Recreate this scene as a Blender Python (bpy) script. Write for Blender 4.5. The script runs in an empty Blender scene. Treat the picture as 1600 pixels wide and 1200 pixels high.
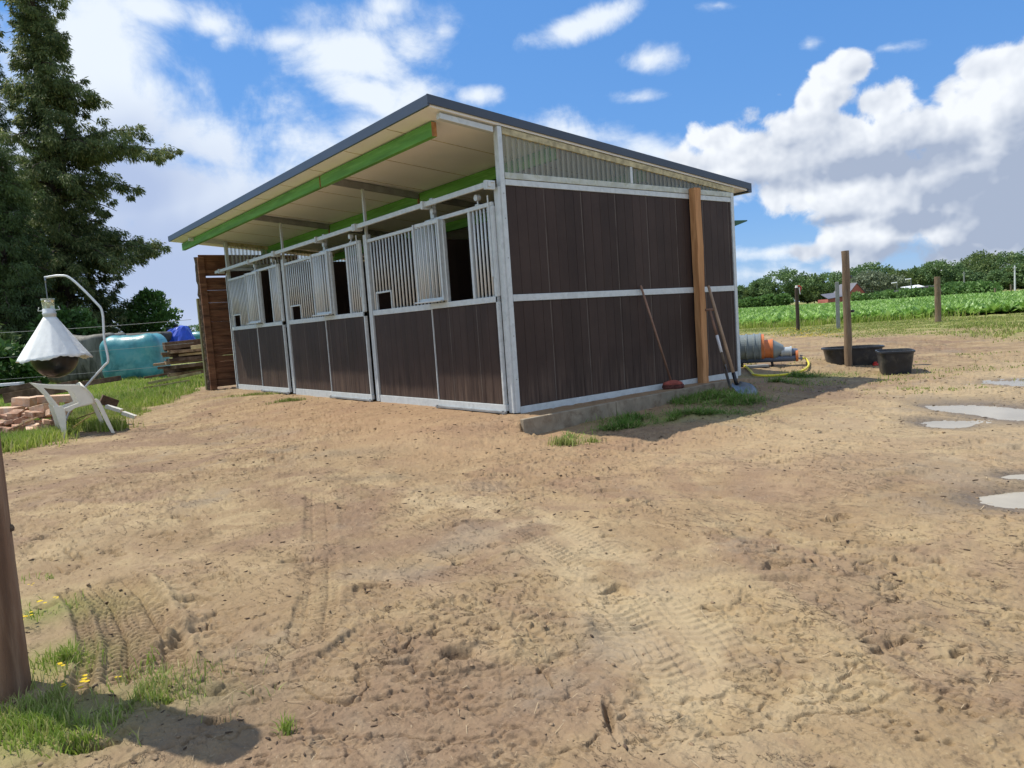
import bpy, bmesh, math, random
import numpy as np
from mathutils import Vector, Matrix
random.seed(7); RNG=np.random.default_rng(7)
S=bpy.context.scene; COL=S.collection
# ---------------------------------------------------------------- camera, sky, sun, exposure
CAM=np.array([5.9217,-4.6291,0.949]); YAW,PITCH,ROLL,FPX=-0.9102,-0.0853,-0.0696,1137.16
def basis():
    f=np.array([math.sin(YAW)*math.cos(PITCH),math.cos(YAW)*math.cos(PITCH),math.sin(PITCH)])
    r=np.array([math.cos(YAW),-math.sin(YAW),0.]);u=np.cross(r,f);c,s=math.cos(ROLL),math.sin(ROLL)
    return f,c*r+s*u,-s*r+c*u
CF,CR,CU=basis()
RR=np.array([math.cos(YAW),-math.sin(YAW),0.]); FF=np.array([math.sin(YAW),math.cos(YAW),0.])
cd=bpy.data.cameras.new('camera'); cam=bpy.data.objects.new('camera',cd); COL.objects.link(cam)
cd.sensor_fit='HORIZONTAL'; cd.sensor_width=36; cd.lens=36*FPX/1600; cd.clip_start=.05; cd.clip_end=6000
mw=Matrix.Identity(4)
for i,a in enumerate((CR,CU,-CF)):
    for k in range(3): mw[k][i]=a[k]
for k in range(3): mw[k][3]=CAM[k]
cam.matrix_world=mw; S.camera=cam
S.view_settings.view_transform='Standard'; S.view_settings.look='None'; S.view_settings.gamma=1
S.view_settings.exposure=0.26
S.render.resolution_x=1024; S.render.resolution_y=768
SUN=np.array([-.52,-.29,1.]); SUN/=np.linalg.norm(SUN)
ld=bpy.data.lights.new('sun','SUN'); ld.energy=4.4; ld.angle=math.radians(.53); ld.color=(1,.94,.84)
sun=bpy.data.objects.new('sun',ld); COL.objects.link(sun); sun.location=(-20,-10,40)
sun.rotation_euler=Vector(SUN).to_track_quat('Z','Y').to_euler()

class NT:
    def __init__(s,t): s.t=t; s.n=t.nodes; s.l=t.links
    def node(s,ty,**k):
        n=s.n.new(ty)
        for a,b in k.items(): setattr(n,a,b)
        return n
    def put(s,sock,v):
        if v is None: return
        if isinstance(v,bpy.types.NodeSocket): s.l.new(v,sock)
        else:
            try: sock.default_value=v
            except Exception: sock.default_value=(*v,1) if len(v)==3 else v
    def m(s,op,a,b=None,c=None,clamp=False):
        n=s.node('ShaderNodeMath',operation=op); n.use_clamp=clamp
        s.put(n.inputs[0],a); s.put(n.inputs[1],b); s.put(n.inputs[2],c); return n.outputs[0]
    def vm(s,op,a,b=None,out=0):
        n=s.node('ShaderNodeVectorMath',operation=op); s.put(n.inputs[0],a); s.put(n.inputs[1],b)
        return n.outputs['Value'] if out else n.outputs[0]
    def dot(s,a,v): return s.vm('DOT_PRODUCT',a,tuple(v),1)
    def noise(s,vec,scale,detail=4,rough=.55,dist=0,out='Fac'):
        n=s.node('ShaderNodeTexNoise'); s.put(n.inputs['Vector'],vec); n.inputs['Scale'].default_value=scale
        n.inputs['Detail'].default_value=detail; n.inputs['Roughness'].default_value=rough; n.inputs['Distortion'].default_value=dist
        return n.outputs[out]
    def sm(s,v,a,b,c=0.,d=1.):
        n=s.node('ShaderNodeMapRange',interpolation_type='SMOOTHSTEP'); s.put(n.inputs[0],v)
        for i,k in enumerate((a,b,c,d)): n.inputs[i+1].default_value=k
        return n.outputs[0]
    def mix(s,f,a,b,mode='MIX'):
        n=s.node('ShaderNodeMix',data_type='RGBA',blend_type=mode); s.put(n.inputs[0],f)
        s.put(n.inputs[6],(*a,1) if isinstance(a,tuple) and len(a)==3 else a)
        s.put(n.inputs[7],(*b,1) if isinstance(b,tuple) and len(b)==3 else b); return n.outputs[2]
    def scale(s,vec,v):
        n=s.node('ShaderNodeVectorMath',operation='MULTIPLY'); s.put(n.inputs[0],vec); n.inputs[1].default_value=v; return n.outputs[0]

W=bpy.data.worlds.new('World'); S.world=W; W.use_nodes=True
w=NT(W.node_tree); w.n.clear()
sky=w.node('ShaderNodeTexSky',sky_type='NISHITA',sun_disc=False)
sky.sun_elevation=math.asin(SUN[2]); sky.sun_rotation=math.atan2(SUN[0],SUN[1])%(2*math.pi)
sky.air_density=1.0; sky.dust_density=.05; sky.ozone_density=3.0
hs=w.node('ShaderNodeHueSaturation'); hs.inputs['Saturation'].default_value=1.08; hs.inputs['Value'].default_value=1.0
w.l.new(sky.outputs[0],hs.inputs['Color'])
bg=w.node('ShaderNodeBackground'); bg.inputs[1].default_value=.12
w.l.new(w.mix(.62,hs.outputs[0],(.66,2.25,5.7)),bg.inputs[0])
tc=w.node('ShaderNodeTexCoord').outputs['Generated']
d=w.vm('NORMALIZE',tc)
def blobs(lst):
    acc=None
    for (px,py,rx,ry,wt,rot) in lst:
        c=CF+(px-800)/FPX*CR+(600-py)/FPX*CU; c/=np.linalg.norm(c)
        U=CR-CR.dot(c)*c; U/=np.linalg.norm(U); V=np.cross(U,c)*-1; V=np.cross(c,U)*-1
        V=np.cross(U,c); 
        if V.dot(CU)<0: V=-V
        a=math.radians(rot); U2=math.cos(a)*U+math.sin(a)*V; V2=-math.sin(a)*U+math.cos(a)*V
        k=1/(1+((px-800)**2+(py-600)**2)/FPX**2)**.5
        wt=max(wt,.42); mp=w.node('ShaderNodeMapping',vector_type='TEXTURE')
        fm=Matrix((tuple(U2),tuple(V2),tuple(np.cross(U2,V2)))).transposed()
        mp.inputs['Location'].default_value=tuple(c); mp.inputs['Rotation'].default_value=fm.to_euler('XYZ'); mp.inputs['Scale'].default_value=(3*rx/FPX*k,3*ry/FPX*k,.6)
        w.l.new(d,mp.inputs['Vector']); gr=w.node('ShaderNodeTexGradient',gradient_type='SPHERICAL'); w.l.new(mp.outputs[0],gr.inputs[0])
        e=w.m('MULTIPLY_ADD',gr.outputs['Fac'],3*wt,-2*wt)
        acc=e if acc is None else w.m('SMOOTH_MAX',acc,e,.10)
    return acc
# thin clouds: (px,py,rx,ry,weight,rotation)
thin=blobs([(160,90,105,150,1.0,0),(215,180,150,110,1.0,-20),(330,225,190,75,1.0,-14),(300,320,330,120,1.3,-8),(330,430,380,140,1.4,0),(90,330,300,260,1.2,0),(450,215,120,60,.8,-10),
    (230,12,95,30,.8,-6),(330,35,60,34,.75,-30),(350,62,34,18,.6,20),(600,30,110,30,.35,0),(560,88,110,48,1.0,-6),(640,70,70,44,.8,10),(455,62,55,18,.6,0),(580,150,110,42,.9,-28),(640,150,60,40,.6,0),(600,205,110,45,.8,0),(610,10,50,26,.7,0),(690,50,26,14,.45,0),
    (900,44,80,22,.85,16),(945,22,60,22,.75,14),(1012,92,36,16,.5,5),(745,150,30,12,.45,0),(1120,8,40,10,.45,0),(960,215,170,26,.6,-5),(1180,258,120,34,.55,0),
    (1030,240,150,44,.8,-10),(1266,70,20,12,.5,0),(1390,75,45,10,.45,5),(1200,395,110,12,.5,5),(1190,430,90,18,.5,0),(985,150,50,10,.3,0)])
pz=w.m('ADD',w.dot(d,(0,0,1)),.22)
n=w.node('ShaderNodeVectorMath',operation='SCALE'); w.l.new(d,n.inputs[0]); w.l.new(w.m('DIVIDE',1.,pz),n.inputs[3])
pd=w.scale(n.outputs[0],(1,1,.3))
tn=w.m('ADD',w.m('MULTIPLY',w.noise(pd,2.6,6,.6,.5),.45),w.m('MULTIPLY',w.noise(d,9.,8,.62,.35),.75))
bk=w.sm(w.dot(d,CF),.62,.35)
thin=w.m('MAXIMUM',thin,w.m('MULTIPLY_ADD',bk,3.3,-3.))  # unseen cloud cover behind and above the camera, added to whiten the blue ambient
tD=w.m('ADD',thin,w.m('MULTIPLY',w.m('SUBTRACT',tn,.6),3.0))
tC=w.m('MULTIPLY',w.sm(tD,-.15,.75),.95)
# heaped clouds
heap=blobs([(1335,112,42,34,1.,0),(1300,150,60,45,1.,0),(1390,165,75,60,1.3,0),(1262,160,40,36,.9,0),(1215,148,22,16,.6,0),(1235,200,75,50,1.1,0),(1180,232,60,44,1.,0),(1290,255,185,105,1.8,0),(1420,200,110,75,1.3,0),(1125,222,55,30,1.,0),
    (1480,150,60,50,.9,0),(1540,105,60,38,1.1,0),(1590,98,60,40,1.1,0),(1500,200,110,80,1.3,0),(1640,130,120,90,1.4,0),(1450,310,240,120,1.7,0),(1110,262,90,40,1.1,0),(1050,245,60,26,.7,0),(1290,300,180,50,1.1,0),(1560,380,260,100,1.4,0),(1250,395,60,26,1.0,0),(1330,415,60,22,.8,0),(1360,380,120,55,1.1,0),
    (1700,260,200,240,1.6,0)])
def vor(sc,smo,amt):
    v=w.node('ShaderNodeTexVoronoi',feature='F1'); v.inputs['Scale'].default_value=sc; v.inputs['Randomness'].default_value=.9
    wob=w.noise(d,sc*.8,2,.6,0,'Color'); w.l.new(w.vm('ADD',d,w.vm('MULTIPLY',wob,(amt,amt,amt))),v.inputs['Vector']); return w.m('SUBTRACT',.5,v.outputs['Distance'])
p1=vor(11,.25,.06); p2=vor(30,.2,.025)
puff=w.m('ADD',p1,w.m('MULTIPLY',p2,.45))
hn=w.m('ADD',w.m('MULTIPLY',w.m('SUBTRACT',w.noise(d,12.,8,.62,.3),.5),1.9),w.m('MULTIPLY',puff,.85))
hD=w.m('ADD',heap,hn)
hC=w.m('MULTIPLY',w.sm(hD,.20,.56),.985)
upv=CU*.8-CR*.6; upv/=np.linalg.norm(upv)
def lit(scale,eps,det):
    a=w.noise(d,scale,det,.55,.15); b=w.noise(w.vm('ADD',d,tuple(upv*eps)),scale,det,.55,.15); return w.m('SUBTRACT',a,b)
li=w.m('ADD',w.m('MULTIPLY',lit(6.,.04,5),2.4),w.m('MULTIPLY',lit(18.,.012,3),1.6))
li=w.m('ADD',li,w.m('MULTIPLY',w.m('SUBTRACT',puff,.32),.40))
lowg=blobs([(1340,262,150,34,1.3,12),(1470,235,90,50,1.1,8),(1540,300,110,60,1.2,0),(1300,345,120,16,.9,8),(1440,345,130,22,.9,6),(1430,400,220,26,1.,0),(1170,285,90,18,.7,0),(1600,300,100,150,1.1,0),(1240,225,60,18,.6,14)])
grey=w.sm(w.m('ADD',lowg,w.m('MULTIPLY',w.m('SUBTRACT',w.noise(d,10.,4,.6,.5),.5),1.8)),-.15,1.0)
edge=w.sm(hD,.4,1.5)
bright=w.m('ADD',w.m('SUBTRACT',.95,w.m('MULTIPLY',grey,.85)),li)
bright=w.m('ADD',bright,w.m('MULTIPLY',edge,-.22),clamp=True)
hcol=w.mix(bright,(.34,.40,.52),(.80,.83,.87))
tgrey=w.sm(w.m('ADD',blobs([(180,290,190,100,1.1,0),(290,430,330,150,1.5,0),(60,420,250,200,1.4,0),(205,220,90,80,.6,0)]),w.m('MULTIPLY',w.m('SUBTRACT',w.noise(d,6.,3,.55,.3),.5),1.6)),-.5,1.1)
tcol=w.mix(tgrey,(.74,.80,.87),(.40,.48,.67))
bt=w.node('ShaderNodeBackground'); w.l.new(tcol,bt.inputs[0])
bh=w.node('ShaderNodeBackground'); w.l.new(hcol,bh.inputs[0])
m1=w.node('ShaderNodeMixShader'); w.l.new(tC,m1.inputs[0]); w.l.new(bg.outputs[0],m1.inputs[1]); w.l.new(bt.outputs[0],m1.inputs[2])
m2=w.node('ShaderNodeMixShader'); w.l.new(hC,m2.inputs[0]); w.l.new(m1.outputs[0],m2.inputs[1]); w.l.new(bh.outputs[0],m2.inputs[2])
wo=w.node('ShaderNodeOutputWorld'); w.l.new(m2.outputs[0],wo.inputs[0])

# ---------------------------------------------------------------- helpers
def ray(px,py): return CF+(px-800)/FPX*CR+(600-py)/FPX*CU
def G(px,py,z=-.1):
    v=ray(px,py); return CAM+v*((z-CAM[2])/v[2])
def PD(px,py,dist): return CAM+ray(px,py)*dist          # point at a depth
def PX(px,py,x):
    v=ray(px,py); return CAM+v*((x-CAM[0])/v[0])
def ss(a,b,x):
    t=np.clip((x-a)/(b-a),0,1); return t*t*(3-2*t)
TAB=RNG.random((256,256))
def vn(x,y):
    xi=np.floor(x).astype(np.int64); yi=np.floor(y).astype(np.int64); fx=x-xi; fy=y-yi
    fx=fx*fx*fx*(fx*(fx*6-15)+10); fy=fy*fy*fy*(fy*(fy*6-15)+10)
    x0=xi&255;x1=(xi+1)&255;y0=yi&255;y1=(yi+1)&255
    return (TAB[x0,y0]*(1-fx)+TAB[x1,y0]*fx)*(1-fy)+(TAB[x0,y1]*(1-fx)+TAB[x1,y1]*fx)*fy
def fbm(x,y,sc,o=4,g=.5,ox=0.):
    a=1.;t=0.;s=0.
    for i in range(o):
        c,sn=math.cos(i*1.3+.4),math.sin(i*1.3+.4)
        t=t+a*vn((x*c-y*sn)*sc+17.3*i+ox,(x*sn+y*c)*sc+9.1*i+ox*.7); s+=a; a*=g; sc*=2.03
    return t/s
def xk(y): return .47-.0605*(y+.25)
PUD=[(G(1560,641,-.15),.42,.80,.05),(G(1472,660,-.15),.24,.30,.03),(G(1470,634,-.15),.17,.28,.025),(G(1600,776,-.15),.34,.22,.05),(G(1606,743,-.15),.20,.12,.03),(G(1600,593,-.12),.35,.4,.03)]
def H(x,y):
    x=np.asarray(x,float); y=np.asarray(y,float)
    right=-.15+.23*ss(5,17,y)
    left=-.015-.115*ss(-.15,-2.6,y)+.1*ss(6,17,y)
    inr=ss(-.42,-.33,y)*(1-ss(3.0,4.6,y))
    k=xk(y)
    sharp=(x>k+.02).astype(float)
    soft=ss(k-.7,k+.9,x)
    wgt=soft*(1-inr)+sharp*inr
    # soil mound against far half of the kerb
    h=left*(1-wgt)+right*wgt
    h=h+.11*np.exp(-((x-.75)/.5)**2-((y-3.3)/.9)**2)*sharp
    h=h-.05*ss(-9,-16,x)*(1-ss(2,10,y))
    for (c,a,b,dp) in PUD:
        dx=x-c[0];dy=y-c[1]; u=dx*RR[0]+dy*RR[1]; v=dx*FF[0]+dy*FF[1]
        h=h-dp*np.exp(-((u/a)**2+(v/b)**2)*1.1)
    return h
def Hs(x,y): return float(H(x,y))
def on(px,py,dz=0.):
    z=-.1
    for _ in range(8):
        p=G(px,py,z); z=Hs(p[0],p[1])
    p[2]=z+dz; return p

class MB:
    def __init__(s): s.v=[];s.f=[]
    def add(s,vs,fs):
        b=len(s.v); s.v+=[tuple(map(float,q)) for q in vs]; s.f+=[tuple(b+i for i in f) for f in fs]
    def box(s,c,sz,R=None):
        hx,hy,hz=[k/2 for k in sz]; vs=[]
        for z in (-hz,hz):
            for x,y in ((-hx,-hy),(hx,-hy),(hx,hy),(-hx,hy)):
                q=Vector((x,y,z)); q=R@q if R is not None else q
                vs.append((q[0]+c[0],q[1]+c[1],q[2]+c[2]))
        s.add(vs,[(0,3,2,1),(4,5,6,7),(0,1,5,4),(1,2,6,5),(2,3,7,6),(3,0,4,7)]); return s
    def b2(s,x0,x1,y0,y1,z0,z1): return s.box(((x0+x1)/2,(y0+y1)/2,(z0+z1)/2),(abs(x1-x0),abs(y1-y0),abs(z1-z0)))
    def hexa(s,lo,hi):     # two quads (bottom and top rings)
        s.add(list(lo)+list(hi),[(0,3,2,1),(4,5,6,7),(0,1,5,4),(1,2,6,5),(2,3,7,6),(3,0,4,7)]); return s
    def tube(s,pts,r,n=10,cap=True,sq=1.):
        pts=[Vector(p) for p in pts]; rs=r if isinstance(r,(list,tuple)) else [r]*len(pts)
        rings=[]; up=None
        for i,p in enumerate(pts):
            t=(pts[min(i+1,len(pts)-1)]-pts[max(i-1,0)]).normalized()
            if up is None:
                up=Vector((0,0,1)) if abs(t.z)<.9 else Vector((1,0,0))
            a=t.cross(up)
            if a.length<1e-4: a=t.cross(Vector((1,0,0)))
            a.normalize(); b=a.cross(t).normalized(); up=b
            rings.append([p+(a*math.cos(2*math.pi*k/n)+b*math.sin(2*math.pi*k/n)*sq)*rs[i] for k in range(n)])
        vs=[q for g in rings for q in g]; fs=[]
        for i in range(len(pts)-1):
            for k in range(n): fs.append((i*n+k,i*n+(k+1)%n,(i+1)*n+(k+1)%n,(i+1)*n+k))
        if cap: fs.append(tuple(range(n))[::-1]); fs.append(tuple((len(pts)-1)*n+k for k in range(n)))
        s.add(vs,fs); return s
    def lathe(s,prof,c=(0,0,0),n=32,R=None,sx=1,sy=1,p=2.,cap=True,fn=None):   # prof: (radius,height)
        vs=[]
        for (r,h) in prof:
            for k in range(n):
                a=2*math.pi*k/n; ca,sa=math.cos(a),math.sin(a)
                if p!=2.:
                    m=(abs(ca)**p+abs(sa)**p)**(-1/p); ca*=m; sa*=m
                rr=r*(fn(a,h) if fn else 1)
                q=Vector((rr*ca*sx,rr*sa*sy,h)); q=R@q if R is not None else q
                vs.append((q[0]+c[0],q[1]+c[1],q[2]+c[2]))
        fs=[]
        for i in range(len(prof)-1):
            for k in range(n): fs.append((i*n+k,i*n+(k+1)%n,(i+1)*n+(k+1)%n,(i+1)*n+k))
        if cap:
            fs.append(tuple(range(n))[::-1]); fs.append(tuple((len(prof)-1)*n+k for k in range(n)))
        s.add(vs,fs); return s
    def build(s,name,mat,parent=None,bevel=0,smooth=False,seg=2):
        off=Vector((0,0,0)); q=parent
        while q is not None: off+=q.location; q=q.parent
        me=bpy.data.meshes.new(name); me.from_pydata([tuple(Vector(v)-off) for v in s.v],[],s.f); me.update()
        o=bpy.data.objects.new(name,me); COL.objects.link(o); o.parent=parent
        me.materials.append(mat)
        if bevel:
            m=o.modifiers.new('bevel','BEVEL'); m.width=bevel; m.segments=seg; m.limit_method='ANGLE'; m.angle_limit=math.radians(40)
        if smooth: me.polygons.foreach_set('use_smooth',[True]*len(me.polygons))
        return o
def own(o,p=None):          # move a single-mesh thing's origin to a point
    return o
def tag(o,label=None,cat=None,group=None,kind=None):
    if label: o['label']=label
    if cat: o['category']=cat
    if group: o['group']=group
    if kind: o['kind']=kind
    return o
def empty(name,loc,label,cat,group=None):
    o=bpy.data.objects.new(name,None); COL.objects.link(o); o.location=tuple(map(float,loc)); o.empty_display_size=.2
    return tag(o,label,cat,group)
def npmesh(name,V,F,mat,parent=None,smooth=False,loc=None,attrs=None):
    V=np.asarray(V,np.float32); F=np.asarray(F,np.int32); k=F.shape[1]
    off=np.zeros(3)
    q=parent
    while q is not None: off+=np.array(q.location); q=q.parent
    if loc is not None and parent is None: off=np.array(loc)
    V=V-off.astype(np.float32)
    me=bpy.data.meshes.new(name); me.vertices.add(len(V)); me.vertices.foreach_set('co',V.ravel())
    me.loops.add(F.size); me.loops.foreach_set('vertex_index',F.ravel())
    me.polygons.add(len(F)); me.polygons.foreach_set('loop_start',np.arange(0,F.size,k,dtype=np.int32))
    try: me.polygons.foreach_set('loop_total',np.full(len(F),k,np.int32))
    except Exception: pass
    me.update(calc_edges=True)
    if smooth: me.polygons.foreach_set('use_smooth',np.ones(len(F),bool))
    if attrs:
        for an,av in attrs.items():
            a=me.attributes.new(an,'FLOAT','POINT'); a.data.foreach_set('value',np.asarray(av,np.float32))
    me.materials.append(mat); o=bpy.data.objects.new(name,me); COL.objects.link(o); o.parent=parent
    if loc is not None and parent is None: o.location=tuple(map(float,loc))
    return o
def Rz(a): return Matrix.Rotation(a,3,'Z')
def Rax(a,ax): return Matrix.Rotation(a,3,ax)

# ---------------------------------------------------------------- materials
def mat(name,col,rough=.7,metal=0.,var=.15,vs=3.,bump=.0,bs=40.,stretch=(1,1,1),col2=None,spec=.4,c2t=(.45,.7)):
    m=bpy.data.materials.new(name); m.use_nodes=True; t=NT(m.node_tree); b=t.n['Principled BSDF']
    oc=t.scale(t.node('ShaderNodeTexCoord').outputs['Object'],stretch)
    nz=t.noise(oc,vs,6,.6)
    c=t.mix(t.sm(nz,.3,.7),tuple(k*(1-var) for k in col),tuple(min(1,k*(1+var)) for k in col))
    if col2: c=t.mix(t.sm(t.noise(oc,vs*1.7,5,.6,.4),*c2t),c,tuple(col2))
    t.l.new(c,b.inputs['Base Color']); b.inputs['Roughness'].default_value=rough; b.inputs['Metallic'].default_value=metal
    b.inputs['Specular IOR Level'].default_value=spec
    if bump:
        bn=t.node('ShaderNodeBump'); bn.inputs['Strength'].default_value=bump; bn.inputs['Distance'].default_value=.01
        t.l.new(t.noise(oc,bs,5,.6),bn.inputs['Height']); t.l.new(bn.outputs[0],b.inputs['Normal'])
    return m
M={}
M['galv']=mat('galvanised_steel',(.58,.62,.62),.45,.12,.06,9,.1,60,col2=(.50,.54,.54))
M['bar']=mat('galvanised_bar',(.66,.70,.70),.4,.05,.03,3)
M['galvd']=mat('dull_steel',(.30,.31,.31),.5,.4,.2,6,.1,60)
M['green']=mat('green_timber',(.10,.29,.045),.65,0,.25,4,.3,30,(.25,3,3),col2=(.16,.38,.08))
M['endgrain']=mat('sawn_end_grain',(.42,.22,.10),.8,0,.25,20,.2,80)
M['fascia']=mat('anthracite_flashing',(.065,.08,.105),.38,.3,.06,2)
M['soffit']=mat('cream_roof_underside',(.87,.87,.85),.6,0,.04,1.5,.1,120)
M['osb']=mat('yellowed_batten',(.45,.40,.24),.75,0,.3,14,.2,60)
M['white']=mat('white_plastic',(.76,.71,.60),.38,0,.07,6,.05,30)
M['canvas']=mat('white_canvas',(.78,.79,.77),.75,0,.05,9,.35,25)
M['black']=mat('black_rubber',(.012,.012,.014),.28,0,.2,4,.1,20)
M['tub']=mat('black_plastic_tub',(.022,.025,.030),.42,0,.3,5,.1,30,col2=(.06,.06,.055))
M['pole']=mat('white_painted_tube',(.66,.68,.68),.4,.1,.08,9)
M['kerb']=mat('weathered_concrete_board',(.30,.25,.18),.9,0,.2,4,.5,40,col2=(.20,.15,.10))
M['postsq']=mat('sawn_post_timber',(.52,.27,.115),.8,0,.2,3,.35,30,(3,3,.35),col2=(.40,.19,.075))
M['rpost']=mat('weathered_round_post',(.17,.12,.075),.9,0,.3,5,.6,30,(3,3,.4),col2=(.24,.19,.13))
M['dpost']=mat('dark_round_post',(.055,.042,.03),.9,0,.3,5,.6,30,(3,3,.4))
M['npost']=mat('near_brown_post',(.17,.095,.055),.88,0,.3,3,.9,22,(3,3,.35),col2=(.29,.19,.12))
M['gpost']=mat('concrete_post',(.22,.24,.23),.85,0,.15,8,.2,40)
M['slat']=mat('red_brown_boards',(.15,.066,.032),.75,0,.45,2.2,.3,25,(.6,.6,4),col2=(.26,.13,.065))
M['bark']=mat('bark',(.09,.06,.04),.95,0,.4,12,1.,30,col2=(.2,.15,.1))
M['algae']=mat('greenish_old_timber',(.16,.15,.07),.9,0,.3,5,.4,30,(3,3,.5))
M['plank']=mat('old_planks',(.24,.15,.09),.85,0,.4,2,.4,25,(.5,3,3),col2=(.38,.28,.18))
M['plankd']=mat('dark_old_planks',(.10,.058,.035),.9,0,.4,3,.4,25,col2=(.2,.13,.09))
M['plankg']=mat('mossy_planks',(.30,.27,.13),.9,0,.3,3,.4,25,col2=(.22,.16,.08))
M['plankp']=mat('pale_new_wood',(.58,.42,.22),.8,0,.15,5,.2,30)
M['brick']=mat('orange_clay_block',(.62,.40,.26),.9,0,.2,7,.4,50,col2=(.68,.54,.42))
M['brickd']=mat('dark_clay_block',(.34,.19,.12),.9,0,.35,7,.4,50,col2=(.55,.40,.29))
M['teal']=mat('teal_bale_film',(.055,.24,.27),.38,0,.3,2.,.5,9,col2=(.13,.34,.36))
M['greybale']=mat('grey_weathered_sheet',(.16,.155,.13),.75,0,.45,1.6,.6,6,(2.5,2.5,.6),col2=(.07,.07,.055))
M['darktarp']=mat('dark_tarpaulin',(.05,.048,.042),.7,0,.3,3,.4,10)
M['bluetarp']=mat('blue_tarpaulin',(.012,.06,.42),.4,0,.2,3,.4,8)
M['handle']=mat('worn_wood_handle',(.26,.15,.10),.75,0,.2,6,.2,40)
M['handleb']=mat('pale_wood_handle',(.34,.22,.13),.7,0,.2,6,.2,40)
M['bristle']=mat('reddish_bristles',(.10,.035,.028),.95,0,.5,30,1,90)
M['redwood']=mat('faded_red_broom_head',(.30,.07,.05),.8,0,.3,20)
M['blade']=mat('worn_blade_steel',(.20,.22,.24),.4,.6,.25,9)
M['pvcgrey']=mat('grey_pvc',(.20,.235,.24),.35,0,.08,5)
M['pvclight']=mat('light_grey_pvc',(.42,.47,.50),.32,0,.06,5)
M['pvcblue']=mat('blue_grey_pvc',(.11,.14,.20),.35,0,.08,5)
M['pvcor']=mat('orange_pvc',(.56,.18,.06),.4,0,.1,5)
M['yellow']=mat('yellow_hose',(.68,.58,.03),.4,0,.08,5)
M['red']=mat('red_plastic',(.55,.03,.02),.4,0,.1,5)
M['redw']=mat('white_tape',(.75,.72,.7),.5,0,.1,5)
M['rope']=mat('white_fence_cord',(.40,.40,.38),.8,0,.1,5)
M['housebrick']=mat('far_red_brick',(.32,.105,.08),.9,0,.1,1)
M['houseroof']=mat('far_slate_roof',(.13,.13,.15),.6,0,.1,1)
M['farwhite']=mat('far_white_roof',(.7,.72,.72),.5,0,.05,1)
M['fardark']=mat('far_dark_wall',(.05,.045,.045),.9,0,.1,1)
M['treebark']=mat('tree_bark',(.055,.042,.03),.95,0,.4,3,.8,12,(3,3,.6))
M['greentin']=mat('dark_green_tin',(.03,.10,.055),.5,.1,.1,5)
M['slab']=mat('grey_slab',(.24,.25,.25),.8,0,.15,8)
M['glass']=mat('window_glass',(.03,.04,.05),.1,0,.1,1)
def wpc(axis):
    m=bpy.data.materials.new('brown_composite_boards'); m.use_nodes=True; t=NT(m.node_tree); b=t.n['Principled BSDF']
    oc=t.node('ShaderNodeTexCoord').outputs['Object']; st=t.scale(oc,(1,1,.05))
    f1=t.noise(st,60,4,.6); f2=t.noise(oc,2.2,5,.6); 
    sp=t.node('ShaderNodeSeparateXYZ'); t.l.new(oc,sp.inputs[0])
    cx=sp.outputs[axis]
    bid=t.m('FLOOR',t.m('DIVIDE',t.m('ADD',cx,20.05),.135)); wn=t.node('ShaderNodeTexWhiteNoise',noise_dimensions='1D'); t.l.new(bid,wn.inputs['W'])
    v=t.m('ADD',t.m('MULTIPLY_ADD',f1,.13,.155),t.m('ADD',t.m('MULTIPLY',f2,.38),t.m('MULTIPLY_ADD',wn.outputs[0],.12,.05)))
    c=t.mix(t.sm(v,.3,.9),(.032,.020,.016),(.080,.052,.042))
    dust=t.sm(t.m('ADD',sp.outputs[2],t.m('MULTIPLY',t.noise(oc,3.,4),-.5)),.35,-.2); dn=t.m('MULTIPLY',dust,t.sm(t.noise(st,25,4,.6),.35,.7))
    c=t.mix(t.m('MULTIPLY',dn,.55),c,(.16,.11,.08))
    spk=t.sm(t.noise(oc,35,2,.5),.74,.80); c=t.mix(t.m('MULTIPLY',spk,.25),c,(.22,.19,.16))
    fr=t.m('FRACT',t.m('DIVIDE',t.m('ADD',cx,20.0-.05),.54)); seam=t.m('LESS_THAN',fr,.011)
    c=t.mix(t.m('MULTIPLY',seam,t.sm(t.noise(oc,3,3),.25,.6)),c,(.17,.145,.12))
    t.l.new(c,b.inputs['Base Color']); b.inputs['Roughness'].default_value=.55; b.inputs['Specular IOR Level'].default_value=.22
    bn=t.node('ShaderNodeBump'); bn.inputs['Strength'].default_value=.35; bn.inputs['Distance'].default_value=.004
    t.l.new(t.noise(st,90,4,.6),bn.inputs['Height']); t.l.new(bn.outputs[0],b.inputs['Normal'])
    return m
M['wpcY']=wpc(1); M['wpcX']=wpc(0)
def leafmat(name,c1,c2,rough=.55,tr=.25,sc=.35,c3=None,spec=.3):
    m=bpy.data.materials.new(name); m.use_nodes=True; t=NT(m.node_tree); b=t.n['Principled BSDF']
    geo=t.node('ShaderNodeNewGeometry'); rnd=geo.outputs['Random Per Island']
    big=t.noise(geo.outputs['Position'],sc,3,.5)
    f=t.m('ADD',t.m('MULTIPLY',rnd,.55),t.m('MULTIPLY',t.sm(big,.3,.7),.5),clamp=True)
    c=t.mix(f,c1,c2)
    if c3: c=t.mix(t.m('MULTIPLY',t.sm(rnd,.72,.95),.85),c,c3)
    t.l.new(c,b.inputs['Base Color']); b.inputs['Roughness'].default_value=rough; b.inputs['Specular IOR Level'].default_value=spec
    tl=t.node('ShaderNodeBsdfTranslucent'); t.l.new(c,tl.inputs[0]); mx=t.node('ShaderNodeMixShader'); mx.inputs[0].default_value=tr
    t.l.new(b.outputs[0],mx.inputs[1]); t.l.new(tl.outputs[0],mx.inputs[2]); t.l.new(mx.outputs[0],t.n['Material Output'].inputs[0])
    return m
M['conifer']=leafmat('conifer_foliage',(.032,.062,.022),(.22,.28,.10),c3=(.36,.36,.15),sc=.6,tr=.42)
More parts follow.
